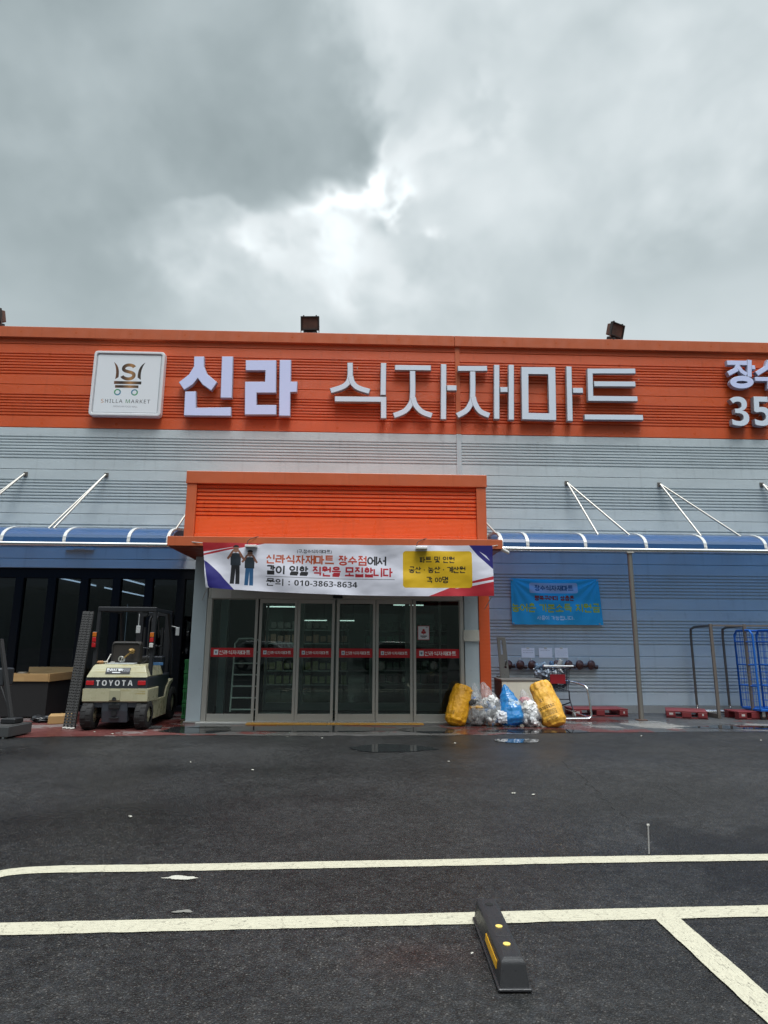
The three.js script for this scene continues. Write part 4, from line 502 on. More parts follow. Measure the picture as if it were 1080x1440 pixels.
// ------------------------------------------------------------------ forklift, seen from behind
{
  const t = thing('forklift', 'cream and black forklift parked facing the dark windows', 'forklift', [-4.07, 0.004, 2.72], 0.03);
  const worn = dataTex(512, (x, y) => { const n = fbm(x / 512 * 5, y / 512 * 5, 4, 5, 5), st = fbm(x / 512 * 40, y / 512 * 2.5, 12, 3), ch = vnoise(x / 512 * 70, y / 512 * 70, 8), st2 = step(0.62, 0.78, st); let c = [0.93 + (n - 0.5) * 0.2, 0.93 + (n - 0.5) * 0.22, 0.92 + (n - 0.5) * 0.25]; c = [c[0] - st2 * 0.16, c[1] - st2 * 0.24, c[2] - st2 * 0.42]; if (ch > 0.955) c = [0.4, 0.34, 0.28]; return c; });
  const cream = new THREE.MeshPhysicalMaterial({ color: lin(0.50, 0.48, 0.325), roughness: 0.42, map: worn, roughnessMap: rep(roughN, 1.5) }), dk = plain(lin(0.022, 0.026, 0.035), 0.45), slate = paint(lin(0.055, 0.065, 0.08), 0.5), tyre = plain(lin(0.018, 0.018, 0.019), 0.8);
  const side = (pts, w, x) => { const s = new THREE.Shape(pts.map(([z, y]) => new THREE.Vector2(-z, y))); const g = new THREE.ExtrudeGeometry(s, { depth: w - 0.04, bevelEnabled: true, bevelThickness: 0.02, bevelSize: 0.02, bevelOffset: -0.02, bevelSegments: 3 }); g.rotateY(Math.PI / 2); g.translate(x - w / 2 + 0.02, 0, 0); return g; };
  // counterweight: lower block, dark lettered band, upper hood narrowing to the top
  const taper = (g, y0, y1, k) => { const p = g.attributes.position; for (let i = 0; i < p.count; i++) { const u = clamp((p.getY(i) - y0) / (y1 - y0)); p.setX(i, p.getX(i) * lerp(1, k, u)); } g.computeVertexNormals(); return g; };
  const lower = part(t, 'counterweight', side([[0.13, 0.46], [0.14, 0.66], [-0.5, 0.66], [-0.5, 0.42], [0.10, 0.44]], 1.06, 0), cream);
  part(lower, 'tow_recess', BB(-0.09, 0.09, 0.47, 0.645, 0.112, 0.146, 0.012), plain(lin(0.33, 0.32, 0.21), 0.6)); part(lower, 'tow_pin', [cyl(0.03, 0.03, 0.03, 14, 0, 0.50, 0.15, 'z'), B(0.07, 0.02, 0.03, 0, 0.485, 0.152)], M.black);
  const band = part(t, 'rear_band', side([[0.10, 0.662], [0.10, 0.84], [-0.5, 0.84], [-0.5, 0.662]], 1.02, 0), dk);
  const word = []; [...'TOYOTA'].forEach((ch, i) => { const q = new TextGeometry(ch, { font: bold, size: 0.088, depth: 0.004, curveSegments: 5, bevelEnabled: false }); q.computeBoundingBox(); const b = q.boundingBox; q.translate(-(b.min.x + b.max.x) / 2, -(b.min.y + b.max.y) / 2, 0); q.translate(-0.2625 + i * 0.105, 0, 0); word.push(q); }); const txt = merge(word);
  part(band, 'lettering', txt, plain(lin(0.66, 0.67, 0.68), 0.4), [-0.04, 0.75, 0.101]);
  for (const x of [-0.43, 0.41]) part(band, 'reflector', BB(x - 0.065, x + 0.065, 0.715, 0.785, 0.098, 0.112, 0.012), plain(lin(0.45, 0.015, 0.02), 0.25));
  const hood = part(t, 'hood', taper(side([[0.11, 0.842], [0.08, 0.93], [0.03, 1.03], [-0.02, 1.045], [-0.85, 1.045], [-0.85, 0.842]], 1.0, 0), 0.842, 1.045, 0.84), cream);
  const stk = canvasTex(512, 140, (g, w, h) => { g.fillStyle = '#17181d'; g.fillRect(0, 0, w, h); write(g, '완리지게차', 12, 14, 72, '#e8eaec', 0.16, 0.98); g.fillStyle = '#b9bcc4'; for (let i = 0; i < 4; i++) for (let k = 0; k < 7; k++) g.fillRect(376 + k * 18, 18 + i * 20, 12 - (k * i) % 4, 9); g.fillStyle = '#d7d8da'; g.fillRect(140, 102, 170, 22); });
  part(hood, 'sticker', new THREE.PlaneGeometry(0.40, 0.105), new THREE.MeshPhysicalMaterial({ map: stk, roughness: 0.4 }), [0, 0.948, 0.0775], [-0.48, 0, 0]);
  part(t, 'rear_axle_frame', [side([[0.06, 0.12], [0.10, 0.30], [0.11, 0.44], [-0.35, 0.44], [-0.35, 0.12]], 0.42, 0.0), (() => { const g = side([[0.09, 0.36], [0.10, 0.44], [-0.3, 0.44], [-0.3, 0.36]], 0.74, 0.0); return g; })()], slate); part(t, 'axle_detail', [BB(-0.09, 0.09, 0.34, 0.42, 0.10, 0.135, 0.01), cyl(0.045, 0.045, 0.03, 16, 0, 0.27, 0.10, 'z'), B(0.16, 0.02, 0.03, 0, 0.19, 0.09), rod(V(-0.4, 0.22, -0.1), V(0.4, 0.22, -0.1), 0.05)], M.black);
  const wheel = (x, z, r, w) => { const g = new THREE.Group(); g.name = 'wheel'; g.position.set(x, r, z); t.add(g); const pr = [[r * 0.55, -w / 2], [r * 0.9, -w / 2], [r, -w * 0.36], [r, w * 0.36], [r * 0.9, w / 2], [r * 0.55, w / 2]].map(([a, b]) => new THREE.Vector2(a, b)); part(g, 'tyre', new THREE.LatheGeometry(pr, 30).rotateZ(Math.PI / 2), tyre); const q = []; for (let i = 0; i < 26; i++) { const a = i / 26 * 6.283; const b = B(w * 0.4, 0.012, 0.03, (i % 2 ? -1 : 1) * w * 0.22, r, 0, 0.003); b.rotateX(a); q.push(b); } part(g, 'tread', q, tyre); part(g, 'rim', [cyl(r * 0.56, r * 0.56, w * 0.7, 20, 0, 0, 0, 'x'), cyl(r * 0.25, r * 0.25, w * 0.86, 12, 0, 0, 0, 'x')], cream); };
  wheel(-0.42, -0.02, 0.235, 0.19); wheel(0.44, -0.04, 0.235, 0.19); wheel(-0.40, -1.52, 0.30, 0.24); wheel(0.42, -1.52, 0.30, 0.24);
  // side panels, floor, fenders
  part(t, 'chassis', BB(-0.40, 0.40, 0.16, 0.84, -1.7, -0.52, 0.02), dk); for (const s of [-1, 1]) { part(t, 'side_panel', BB(s * 0.45 - 0.04, s * 0.45 + 0.04, 0.44, 0.84, -1.25, -0.51, 0.015), dk);
    const sk = new THREE.Shape(); sk.moveTo(0.28, 0.14); sk.lineTo(1.14, 0.14); sk.quadraticCurveTo(1.14, 0.62, 1.5, 0.70); sk.lineTo(1.5, 0.73); sk.quadraticCurveTo(1.06, 0.70, 1.03, 0.44); sk.lineTo(0.28, 0.44); sk.closePath(); const g = new THREE.ExtrudeGeometry(sk, { depth: 0.10, bevelEnabled: true, bevelThickness: 0.012, bevelSize: 0.012, bevelSegments: 2 }); g.rotateY(Math.PI / 2); g.translate(s > 0 ? 0.40 : -0.50, 0, 0); part(t, 'side_skirt', g, cream); }
  part(t, 'number_marks', [B(0.002, 0.03, 0.02, 0.4915, 0.62, -0.60), B(0.002, 0.03, 0.02, 0.4915, 0.57, -0.60), B(0.002, 0.03, 0.02, 0.4915, 0.52, -0.60)], plain(lin(0.5, 0.5, 0.5), 0.5));
  // overhead guard
  const gb = plain(lin(0.012, 0.013, 0.016), 0.5);
  for (const s of [-1, 1]) { part(t, 'guard_post', bar(V(s * 0.47, 0.86, -0.12), V(s * 0.47, 1.96, -0.16), 0.06, 0.08, 0.01), gb); part(t, 'guard_post', pipe([V(s * 0.47, 0.82, -1.5), V(s * 0.46, 1.5, -1.36), V(s * 0.44, 1.97, -1.15)], 0.035, 0.2), gb); part(t, 'guard_rail', bar(V(s * 0.47, 1.97, -0.12), V(s * 0.44, 1.97, -1.2), 0.06, 0.06, 0.01), gb);
    const l = new THREE.Group(); l.name = 'tail_light'; l.position.set(s * 0.47 + (s < 0 ? -0.02 : 0), 1.45, -0.07); t.add(l); part(l, 'light_case', BB(-0.04, 0.04, -0.14, 0.14, -0.04, 0.008, 0.01), M.black); [['amber_lens', 0.09, lin(0.5, 0.13, 0.01)], ['red_lens', 0.005, lin(0.42, 0.012, 0.014)], [s > 0 ? 'white_lens' : 'red_lens', -0.085, s > 0 ? lin(0.55, 0.55, 0.53) : lin(0.38, 0.01, 0.014)]].forEach(([n, y, c]) => part(l, n, BB(-0.033, 0.033, y - 0.038, y + 0.038, 0.009, 0.024, 0.008), plain(c, 0.15))); }
  part(t, 'guard_crossbar', [bar(V(-0.5, 1.975, -0.15), V(0.5, 1.975, -0.15), 0.075, 0.08, 0.012)], gb); for (let i = 0; i < 6; i++) part(t, 'guard_slat', bar(V(-0.43, 1.985, -0.32 - i * 0.16), V(0.43, 1.985, -0.32 - i * 0.16), 0.03, 0.025, 0.006), gb);
  // seat, steering wheel, mast, forks
  part(t, 'seat', [BB(-0.24, 0.24, 1.04, 1.16, -0.85, -0.36, 0.04)], plain(lin(0.03, 0.027, 0.025), 0.7)); const bk = part(t, 'seat_back', BB(-0.26, 0.26, 1.05, 1.43, -0.36, -0.24, 0.05), plain(lin(0.024, 0.02, 0.017), 0.65)); part(bk, 'seat_piping', pipe([V(-0.225, 1.08, -0.235), V(-0.235, 1.40, -0.235), V(0.235, 1.40, -0.235), V(0.225, 1.08, -0.235)], 0.012, 0.06), plain(lin(0.02, 0.02, 0.02), 0.6));
  part(t, 'steering_wheel', new THREE.TorusGeometry(0.16, 0.014, 8, 24).rotateX(-1.0).translate(0, 1.22, -1.15), M.black); part(t, 'dashboard', BB(-0.36, 0.36, 0.8, 1.16, -1.45, -1.24, 0.03), dk);
  for (const s of [-1, 1]) { part(t, 'mast_rail', BB(s * 0.27 - 0.06, s * 0.27 + 0.06, 0.1, 2.02, -1.92, -1.76, 0.01), gb); part(t, 'hydraulic_ram', cyl(0.03, 0.03, 1.5, 12, s * 0.17, 0.95, -1.78), M.black); part(t, 'fork', [BB(s * 0.25 - 0.06, s * 0.25 + 0.06, 0.03, 0.07, -2.6, -2.02, 0.008), BB(s * 0.25 - 0.06, s * 0.25 + 0.06, 0.03, 0.6, -2.06, -2.0, 0.008)], M.black); }
  part(t, 'mast_crossbar', [BB(-0.33, 0.33, 1.92, 2.0, -1.90, -1.78, 0.01), BB(-0.33, 0.33, 0.5, 0.6, -2.0, -1.93, 0.01), BB(-0.33, 0.33, 0.2, 0.3, -2.0, -1.93, 0.01)], gb);
  part(t, 'mirror', [BB(-0.16, -0.08, 1.58, 1.72, -1.20, -1.18, 0.01), rod(V(-0.12, 1.72, -1.19), V(-0.12, 1.94, -1.19), 0.008)], plain(lin(0.55, 0.57, 0.58), 0.25)); part(t, 'mirror', [BB(0.56, 0.63, 1.54, 1.70, -1.26, -1.24, 0.01), rod(V(0.47, 1.72, -1.25), V(0.6, 1.69, -1.25), 0.008)], plain(lin(0.55, 0.57, 0.58), 0.25));
  for (const [x, r] of [[-0.08, 0.014], [-0.03, 0.011], [0.05, 0.014]]) part(t, 'hydraulic_hose', pipe([V(x, 0.5, -1.74), V(x, 1.86, -1.72), V(x + 0.02, 1.95, -1.80), V(x + 0.03, 1.5, -1.86)], r, 0.06, 7), M.rubber);
  part(t, 'rear_cable', pipe([V(0.30, 1.05, -0.05), V(0.40, 1.10, -0.1), V(0.44, 1.3, -0.09), V(0.44, 1.4, -0.08)], 0.008, 0.05, 6), M.rubber); part(t, 'control_lever', [rod(V(0.22, 1.15, -1.2), V(0.25, 1.34, -1.14), 0.008), rod(V(0.28, 1.15, -1.2), V(0.31, 1.33, -1.14), 0.008), crumple(0.02, 5).translate(0.25, 1.35, -1.14), crumple(0.02, 6).translate(0.31, 1.34, -1.14)], M.black); part(t, 'work_lamp', [cyl(0.045, 0.055, 0.06, 14, 0.30, 1.90, -0.16, 'z'), B(0.02, 0.06, 0.02, 0.30, 1.94, -0.17)], M.black); part(t, 'gas_strut', rod(V(-0.36, 0.95, -0.2), V(-0.36, 1.2, -0.55), 0.012), M.steel);
  part(t, 'blue_tag', BB(0.42, 0.60, 1.02, 1.07, -0.42, -0.40, 0.004), plain(lin(0.06, 0.16, 0.33), 0.4));
}
{ const t = thing('clipboard', 'pale flat document board lying on the forklift hood', 'board', [-4.10, 1.052, 2.55], 0.05); part(t, 'board_sheet', B(0.46, 0.018, 0.16, 0, 0.010, 0, 0.004), plain(lin(0.5, 0.53, 0.56), 0.5)); part(t, 'metal_clip', B(0.07, 0.02, 0.03, -0.15, 0.03, 0.03, 0.005), M.steel); }
function crumple(r, seed, sx = 1, sy = 1, sz = 1, amp = 0.5, det = 3) { const g = new THREE.IcosahedronGeometry(r, det), p = g.attributes.position; for (let i = 0; i < p.count; i++) { const x = p.getX(i) / r, y = p.getY(i) / r, z = p.getZ(i) / r; const n = fbm(x * 2 + seed, y * 2 + seed * 1.7, z * 2 + seed, 3) * 0.7 + Math.abs(vnoise(x * 3 + seed, y * 3 + z * 2, seed) - 0.5) * 1.0; const k = 1 + (n - 0.6) * amp * 2; p.setXYZ(i, p.getX(i) * k * sx, p.getY(i) * k * sy, p.getZ(i) * k * sz); } g.computeVertexNormals(); return g; }
{ const t = thing('work_glove', 'crumpled tan work glove lying at the left end of the forklift hood', 'glove', [-4.44, 1.06, 2.62], 0.4); part(t, 'palm', crumple(0.05, 3, 1.1, 0.55, 0.8).translate(0, 0.022, 0), plain(lin(0.42, 0.22, 0.10), 0.8)); for (let i = 0; i < 4; i++) part(t, 'finger', new THREE.CapsuleGeometry(0.011, 0.05, 4, 8).rotateZ(1.3 + i * 0.1).rotateY(i * 0.25 - 0.3).translate(0.08, 0.02 + 0.003 * i, -0.03 + i * 0.02), plain(lin(0.55, 0.5, 0.42), 0.8)); }
{ const t = thing('figurine', 'small gold ornament on a ring standing on the forklift hood', 'ornament', [-4.12, 1.078, 2.55]); const gold = plain(lin(0.30, 0.19, 0.06), 0.45, 0.5); part(t, 'ring_base', [new THREE.TorusGeometry(0.045, 0.012, 8, 18).rotateX(0.3).translate(0, 0.055, 0), new THREE.TorusGeometry(0.03, 0.01, 8, 18).rotateY(0.8).translate(0.03, 0.05, 0)], plain(lin(0.4, 0.4, 0.37), 0.35, 0.6)); part(t, 'stem', pipe([V(0.03, 0.06, 0), V(0.09, 0.12, 0), V(0.15, 0.17, 0)], 0.014, 0.03), gold); part(t, 'ornament_head', crumple(0.048, 9, 1.1, 0.9, 0.8).translate(0.17, 0.19, 0), gold); }

// perforated rack uprights leaning beside the forklift
{
  const perf = (() => { const s = new THREE.Shape(); const w = 0.06, L = 2.2; s.moveTo(-w / 2, 0); s.lineTo(w / 2, 0); s.lineTo(w / 2, L); s.lineTo(-w / 2, L); for (let i = 0; i < 42; i++) for (const x of [-0.015, 0.015]) { const y = 0.04 + i * 0.051; const h = new THREE.Path(); h.moveTo(x - 0.009, y + 0.014); h.lineTo(x + 0.009, y + 0.008); h.lineTo(x + 0.009, y - 0.012); h.lineTo(x - 0.009, y - 0.006); s.holes.push(h); } return new THREE.ExtrudeGeometry(s, { depth: 0.004, bevelEnabled: false }); })();
  const st = plain(lin(0.013, 0.013, 0.013), 0.7, 0); const where = ['leftmost of three leaning left of the forklift', 'middle of three leaning left of the forklift', 'nearest the forklift of three leaning uprights'];
  const ends = [[[-4.92, 2.64], [-5.20, 1.66]], [[-4.84, 2.69], [-5.12, 1.70]], [[-4.76, 2.72], [-5.04, 1.72]]];
  ends.forEach(([[x, z], [tx, tz]], i) => { const t = thing('rack_upright', `dark perforated steel rack upright, ${where[i]}`, 'rack upright', [x, 0.02, z], 0, 'perforated uprights leaning left of the forklift'); part(t, 'web', perf, st); part(t, 'flange', [BB(-0.0325, -0.029, 0, 2.2, -0.05, -0.001, 0.001), BB(0.029, 0.0325, 0, 2.2, -0.05, -0.001, 0.001)], st); part(t, 'foot_cap', BB(-0.036, 0.036, -0.012, 0.012, -0.06, 0.012, 0.003), M.steel); const d = V(tx - x, 2.0, tz - z).normalize(); t.quaternion.setFromUnitVectors(V(0, 1, 0), d); });
}
const wood = new THREE.MeshPhysicalMaterial({ color: lin(0.42, 0.27, 0.12), roughness: 0.65, map: dataTex(256, (x, y) => { const n = fbm(x / 256 * 3, y / 256 * 26, 5, 5, 0), k = 0.75 + n * 0.45; return [k, k * 0.97, k * 0.92]; }) });
{ const t = thing('timber_bin', 'open black bin with pale timber rim boards by the dark windows', 'bin', [-6.42, 0.004, 0.62]); const w = 0.95, d = 1.1; part(t, 'bin_body', [BB(-w / 2 + 0.02, w / 2 - 0.02, 0.02, 0.675, -d / 2 + 0.02, d / 2 - 0.02, 0.01)], plain(lin(0.008, 0.008, 0.009), 0.7)); part(t, 'rim_board', BB(-w / 2, w / 2 - 0.024, 0.67, 0.815, d / 2 - 0.02, d / 2 + 0.005, 0.003), wood); part(t, 'rim_board', BB(w / 2 - 0.022, w / 2, 0.665, 0.815, -d / 2, d / 2, 0.003), wood); part(t, 'rim_board', BB(-w / 2, w / 2 - 0.024, 0.67, 0.90, -d / 2, -d / 2 + 0.022, 0.003), wood); part(t, 'rim_board', BB(-w / 2, -w / 2 + 0.022, 0.67, 0.80, -d / 2 + 0.024, d / 2 - 0.022, 0.003), wood); part(t, 'tape_roll', [new THREE.TorusGeometry(0.06, 0.03, 10, 24).rotateX(Math.PI / 2).translate(-0.25, 0.80, 0.15)], plain(lin(0.12, 0.10, 0.07), 0.6)); }
{ const t = thing('wood_block', 'short rough timber block lying on the pavement beside the uprights', 'wood block', [-5.35, 0.004, 1.82], 0.35); part(t, 'block', BB(-0.2, 0.2, 0, 0.14, -0.22, 0.22, 0.008), wood); part(t, 'end_cut', BB(-0.19, 0.19, 0.008, 0.132, 0.2205, 0.223, 0.001), plain(lin(0.4, 0.24, 0.1), 0.8)); }
{ const t = thing('plastic_sheet', 'crumpled black plastic lying under the timber bin', 'plastic', [-5.7, 0.004, 1.75]); part(t, 'folds', crumple(0.16, 12, 1.4, 0.4, 0.9, 0.5, 4).translate(0, 0.055, 0), plain(lin(0.012, 0.013, 0.015), 0.35)); }
{ // grey platform scale cut by the left frame edge
  const t = thing('platform_scale', 'dark grey platform scale with leaning post cut by the left edge', 'scale', [-5.72, 0.004, 3.42], -0.12); part(t, 'platform', BB(-0.62, 0.52, 0.02, 0.17, -0.26, 0.30, 0.01), plain(lin(0.055, 0.058, 0.06), 0.5)); part(t, 'platform_plate', BB(-0.60, 0.50, 0.171, 0.178, -0.25, 0.29, 0.002), plain(lin(0.09, 0.09, 0.09), 0.4, 0.5));
  part(t, 'post', bar(V(0.32, 0.18, -0.05), V(-0.10, 1.45, -0.15), 0.055, 0.05, 0.004), plain(lin(0.05, 0.05, 0.052), 0.5, 0.5)); part(t, 'post_foot', BB(0.20, 0.44, 0.179, 0.26, -0.16, 0.06, 0.02), M.black); part(t, 'display_box', BB(-0.52, 0.06, 0.72, 1.0, -0.36, -0.10, 0.03), plain(lin(0.03, 0.033, 0.038), 0.45)); part(t, 'display_panel', BB(-0.40, -0.10, 0.80, 0.94, -0.098, -0.094, 0.001), plain(lin(0.3, 0.32, 0.34), 0.25)); part(t, 'levelling_foot', [cyl(0.03, 0.035, 0.02, 12, 0.42, 0.011, 0.24), cyl(0.03, 0.035, 0.02, 12, 0.34, 0.011, 0.24)], M.chrome); part(t, 'brace', rod(V(0.34, 0.2, -0.05), V(0.02, 0.72, -0.12), 0.018), M.black); }
{ const t = thing('green_crate_stack', 'green plastic crates stacked behind the pale left column', 'crates', [-3.30, 0.012, 1.0]); const gm = plain(lin(0.02, 0.16, 0.045), 0.45); for (let i = 0; i < 4; i++) { const q = []; const y = i * 0.275; for (const [x0, x1, z0, z1] of [[-0.10, 0.10, 0.20, 0.22], [-0.10, 0.10, -0.22, -0.20], [-0.10, -0.08, -0.198, 0.198], [0.08, 0.10, -0.198, 0.198]]) { q.push(BB(x0, x1, y, y + 0.06, z0, z1, 0.003), BB(x0, x1, y + 0.20, y + 0.262, z0, z1, 0.003)); for (let k = 0; k < 5; k++) { const u = (k + 0.5) / 5; x1 - x0 > 0.05 ? q.push(BB(lerp(x0, x1, u) - 0.012, lerp(x0, x1, u) + 0.012, y + 0.06, y + 0.2, z0 + 0.003, z1 - 0.003, 0.002)) : q.push(BB(x0 + 0.003, x1 - 0.003, y + 0.06, y + 0.2, lerp(z0, z1, u) - 0.014, lerp(z0, z1, u) + 0.014, 0.002)); } } q.push(BB(-0.095, 0.095, y + 0.004, y + 0.012, -0.215, 0.215, 0.001)); part(t, 'crate', q, gm); } }
{ const t = thing('drain_mat', 'small dark rubber mat lying on the pavement by the forklift wheel', 'mat', [-3.5, 0.010, 2.52], 0.2); const q = []; for (let i = 0; i < 7; i++) q.push(BB(-0.13, 0.13, 0.004, 0.016, -0.14 + i * 0.043, -0.115 + i * 0.043, 0.002)); part(t, 'mat_base', BB(-0.135, 0.135, 0, 0.005, -0.15, 0.15, 0.001), M.black); part(t, 'mat_rib', q, M.rubber); }

// ------------------------------------------------------------------ rubbish bags against the column and freezer
function sack(base, top, prof, flat, seed, o = {}) { // closed cloth sack around a leaning axis; prof: [v, r]
  const nu = o.nu ?? 96, nv = o.nv ?? 72, pos = [], uv = [], idx = [], ax = top.clone().sub(base), R0 = (v) => { for (let i = 1; i < prof.length; i++) if (v <= prof[i][0]) { const u = (v - prof[i - 1][0]) / (prof[i][0] - prof[i - 1][0]); return lerp(prof[i - 1][1], prof[i][1], sm(u)); } return prof[prof.length - 1][1]; };
  const sideX = V(1, 0, 0), up = ax.clone().normalize(), f = sideX.clone().cross(up).normalize(), s = up.clone().cross(f).normalize();
  for (let j = 0; j <= nv; j++) for (let i = 0; i <= nu; i++) { const v = j / nv, a = (i % nu) / nu * 2 * Math.PI, cu = Math.cos(a), su = Math.sin(a); const w = o.wr ?? 1;
    const ridge = (q, k) => 1 - Math.abs(vnoise(q[0], q[1], q[2]) * 2 - 1) * k;
    const n1 = ridge([cu * 2.2 + seed, v * 5 + seed, su * 2.2 + seed], 1), n2 = ridge([cu * 5 + seed + v * 3, v * 13 + 3, su * 5 + seed], 1), n3 = fbm(cu * 3 + seed, v * 4, su * 3 + seed * 2, 3);
    let r = R0(v) * (1 + w * ((n1 - 0.5) * 0.07 + (n2 - 0.5) * 0.035 + (n3 - 0.5) * 0.14 + (ridge([cu * 9 + seed, v * 22 + su * 4, su * 9], 1) - 0.5) * 0.018)); if (v < 0.18 || v > 0.82) r *= 1 + w * 0.06 * Math.sin(a * 9 + seed) * (v > 0.82 ? 1 : 0.6);
    const p = base.clone().addScaledVector(ax, v).addScaledVector(s, cu * r).addScaledVector(f, su * r * flat); if (p.y < 0.012) p.y = 0.012 + (0.012 - p.y) * 0.02 * hash3(i, j, 2); pos.push(p.x, p.y, p.z); uv.push(i / nu, v); }
  const W1 = nu + 1; for (let j = 0; j < nv; j++) for (let i = 0; i < nu; i++) { const a = j * W1 + i; idx.push(a, a + 1, a + W1, a + 1, a + W1 + 1, a + W1); }
  const g = new THREE.BufferGeometry(); g.setAttribute('position', new THREE.Float32BufferAttribute(pos, 3)); g.setAttribute('uv', new THREE.Float32BufferAttribute(uv, 2)); g.setIndex(idx); g.computeVertexNormals();
  { const n = g.attributes.normal; for (let j = 0; j <= nv; j++) { const a = j * W1, b = a + nu; const x = n.getX(a) + n.getX(b), y = n.getY(a) + n.getY(b), z = n.getZ(a) + n.getZ(b), l = Math.hypot(x, y, z) || 1; n.setXYZ(a, x / l, y / l, z / l); n.setXYZ(b, x / l, y / l, z / l); } }
  return g;
}
const PR = { full: [[0, 0.02], [0.04, 0.62], [0.14, 0.92], [0.35, 1], [0.6, 0.95], [0.85, 0.84], [0.96, 0.74], [1, 0.2]], tied: [[0, 0.02], [0.05, 0.62], [0.18, 0.98], [0.4, 1], [0.62, 0.82], [0.8, 0.45], [0.92, 0.16], [1, 0.05]], limp: [[0, 0.02], [0.05, 0.66], [0.2, 1], [0.45, 0.95], [0.62, 0.7], [0.8, 0.42], [0.95, 0.2], [1, 0.08]] };
const scaleP = (p, r) => p.map(([a, b]) => [a, b * r]);
function rubbish(base, ax, prof, flat, r, n, palette, seed) { const R = rng(seed), list = [], cols = []; const up = ax.clone().normalize(), f = V(1, 0, 0).cross(up).normalize(), s = up.clone().cross(f).normalize(); n = Math.round(n * 0.62); for (let i = 0; i < n; i++) { const v = 0.05 + R() * 0.55, a = R() * 6.283, rr = Math.sqrt(R()) * 0.82 * r * (v < 0.12 ? 0.6 : 1 - Math.max(0, v - 0.42) * 0.8); const p = base.clone().addScaledVector(ax, v).addScaledVector(s, Math.cos(a) * rr).addScaledVector(f, Math.sin(a) * rr * flat); if (p.y < 0.045) p.y = 0.045; let g = R() < 0.82 ? crumple(0.038 + R() * 0.045, i + seed, 1, 0.6 + R() * 0.5, 0.8, 0.32, 3) : B(0.04 + R() * 0.08, 0.03 + R() * 0.05, 0.01 + R() * 0.05, 0, 0, 0, 0.003); g.rotateX(R() * 6); g.rotateZ(R() * 6); g.translate(p.x, p.y, p.z); g = g.index ? g.toNonIndexed() : g; const c = palette[Math.floor(R() * palette.length)], k = 0.7 + R() * 0.5; const arr = new Float32Array(g.attributes.position.count * 3); for (let q = 0; q < arr.length; q += 3) { arr[q] = c[0] * k; arr[q + 1] = c[1] * k; arr[q + 2] = c[2] * k; } list.push(g); cols.push(arr); } const m = merge(list); const tot = new Float32Array(m.attributes.position.count * 3); let o = 0; for (const c of cols) { tot.set(c, o); o += c.length; } m.setAttribute('color', new THREE.BufferAttribute(tot, 3)); return m; }
const rubMat = new THREE.MeshPhysicalMaterial({ vertexColors: true, roughness: 0.75 }), film = plain(lin(0.90, 0.91, 0.92), 0.3, 0, { specularIntensity: 0.5, transmission: 0.86, thickness: 0, ior: 1.45 }), filmBlue = plain(lin(0.05, 0.35, 0.78), 0.16, 0, { transmission: 0.50, thickness: 0, ior: 1.45 });
const yellowTex = (seed, marks) => canvasTex(512, 512, (g, w, h) => { const R = rng(seed); g.fillStyle = seed > 8 ? '#dfa83c' : '#d79a14'; g.fillRect(0, 0, w, h); const im = g.getImageData(0, 0, w, h), d = im.data; for (let i = 0; i < w * h; i++) { const x = i % w, y = (i / w) | 0, n = fbm(x / 40, y / 40, seed, 4), k = 0.88 + n * 0.22; d[i * 4] *= k; d[i * 4 + 1] *= k * (0.97 + n * 0.05); d[i * 4 + 2] *= k; } g.putImageData(im, 0, 0); g.fillStyle = 'rgba(40,34,20,0.85)'; for (const [u, v, wd, rows, sz] of marks) for (let r = 0; r < rows; r++) { let x = u * w; while (x < (u + wd) * w) { const l = sz * (0.5 + R()); g.fillRect(x, v * h + r * sz * 1.9, l, sz); x += l + sz * 0.6; } } });
const bagM = (map) => new THREE.MeshPhysicalMaterial({ map, roughness: 0.5, bumpMap: rep(speck, 3), bumpScale: 0.004 });
{ let b = V(1.64, 0.0, 2.22), e = V(1.86, 0.69, 1.98); const t = thing('yellow_rubbish_bag', 'yellow rubbish sack leaning on the glass door, leftmost of the bags', 'rubbish bag', [0, 0, 0]); part(t, 'sack', sack(b, e, scaleP(PR.full, 0.20), 0.85, 2.3), bagM(yellowTex(3, [[0.55, 0.62, 0.2, 3, 7], [0.30, 0.70, 0.14, 4, 6]]))); part(t, 'tied_corner', crumple(0.06, 4, 1.5, 0.7, 0.6).translate(1.92, 0.60, 2.05), bagM(yellowTex(5, []))); }
{ let b = V(3.44, 0.0, 2.36), e = V(3.23, 0.74, 2.02); const t = thing('yellow_rubbish_bag', 'tall yellow rubbish sack with dark print, rightmost of the bags', 'rubbish bag', [0, 0, 0]); part(t, 'sack', sack(b, e, [[0, 0.02], [0.05, 0.16], [0.16, 0.215], [0.4, 0.22], [0.7, 0.20], [0.93, 0.185], [0.985, 0.165], [1, 0.05]], 0.8, 7.1), bagM(yellowTex(9, [[0.33, 0.40, 0.05, 2, 10], [0.22, 0.56, 0.22, 2, 9], [0.22, 0.66, 0.2, 6, 5], [0.24, 0.80, 0.16, 4, 5]]))); part(t, 'folded_lip', crumple(0.05, 8, 2.6, 0.5, 0.9).translate(3.22, 0.71, 2.08), bagM(yellowTex(11, []))); }
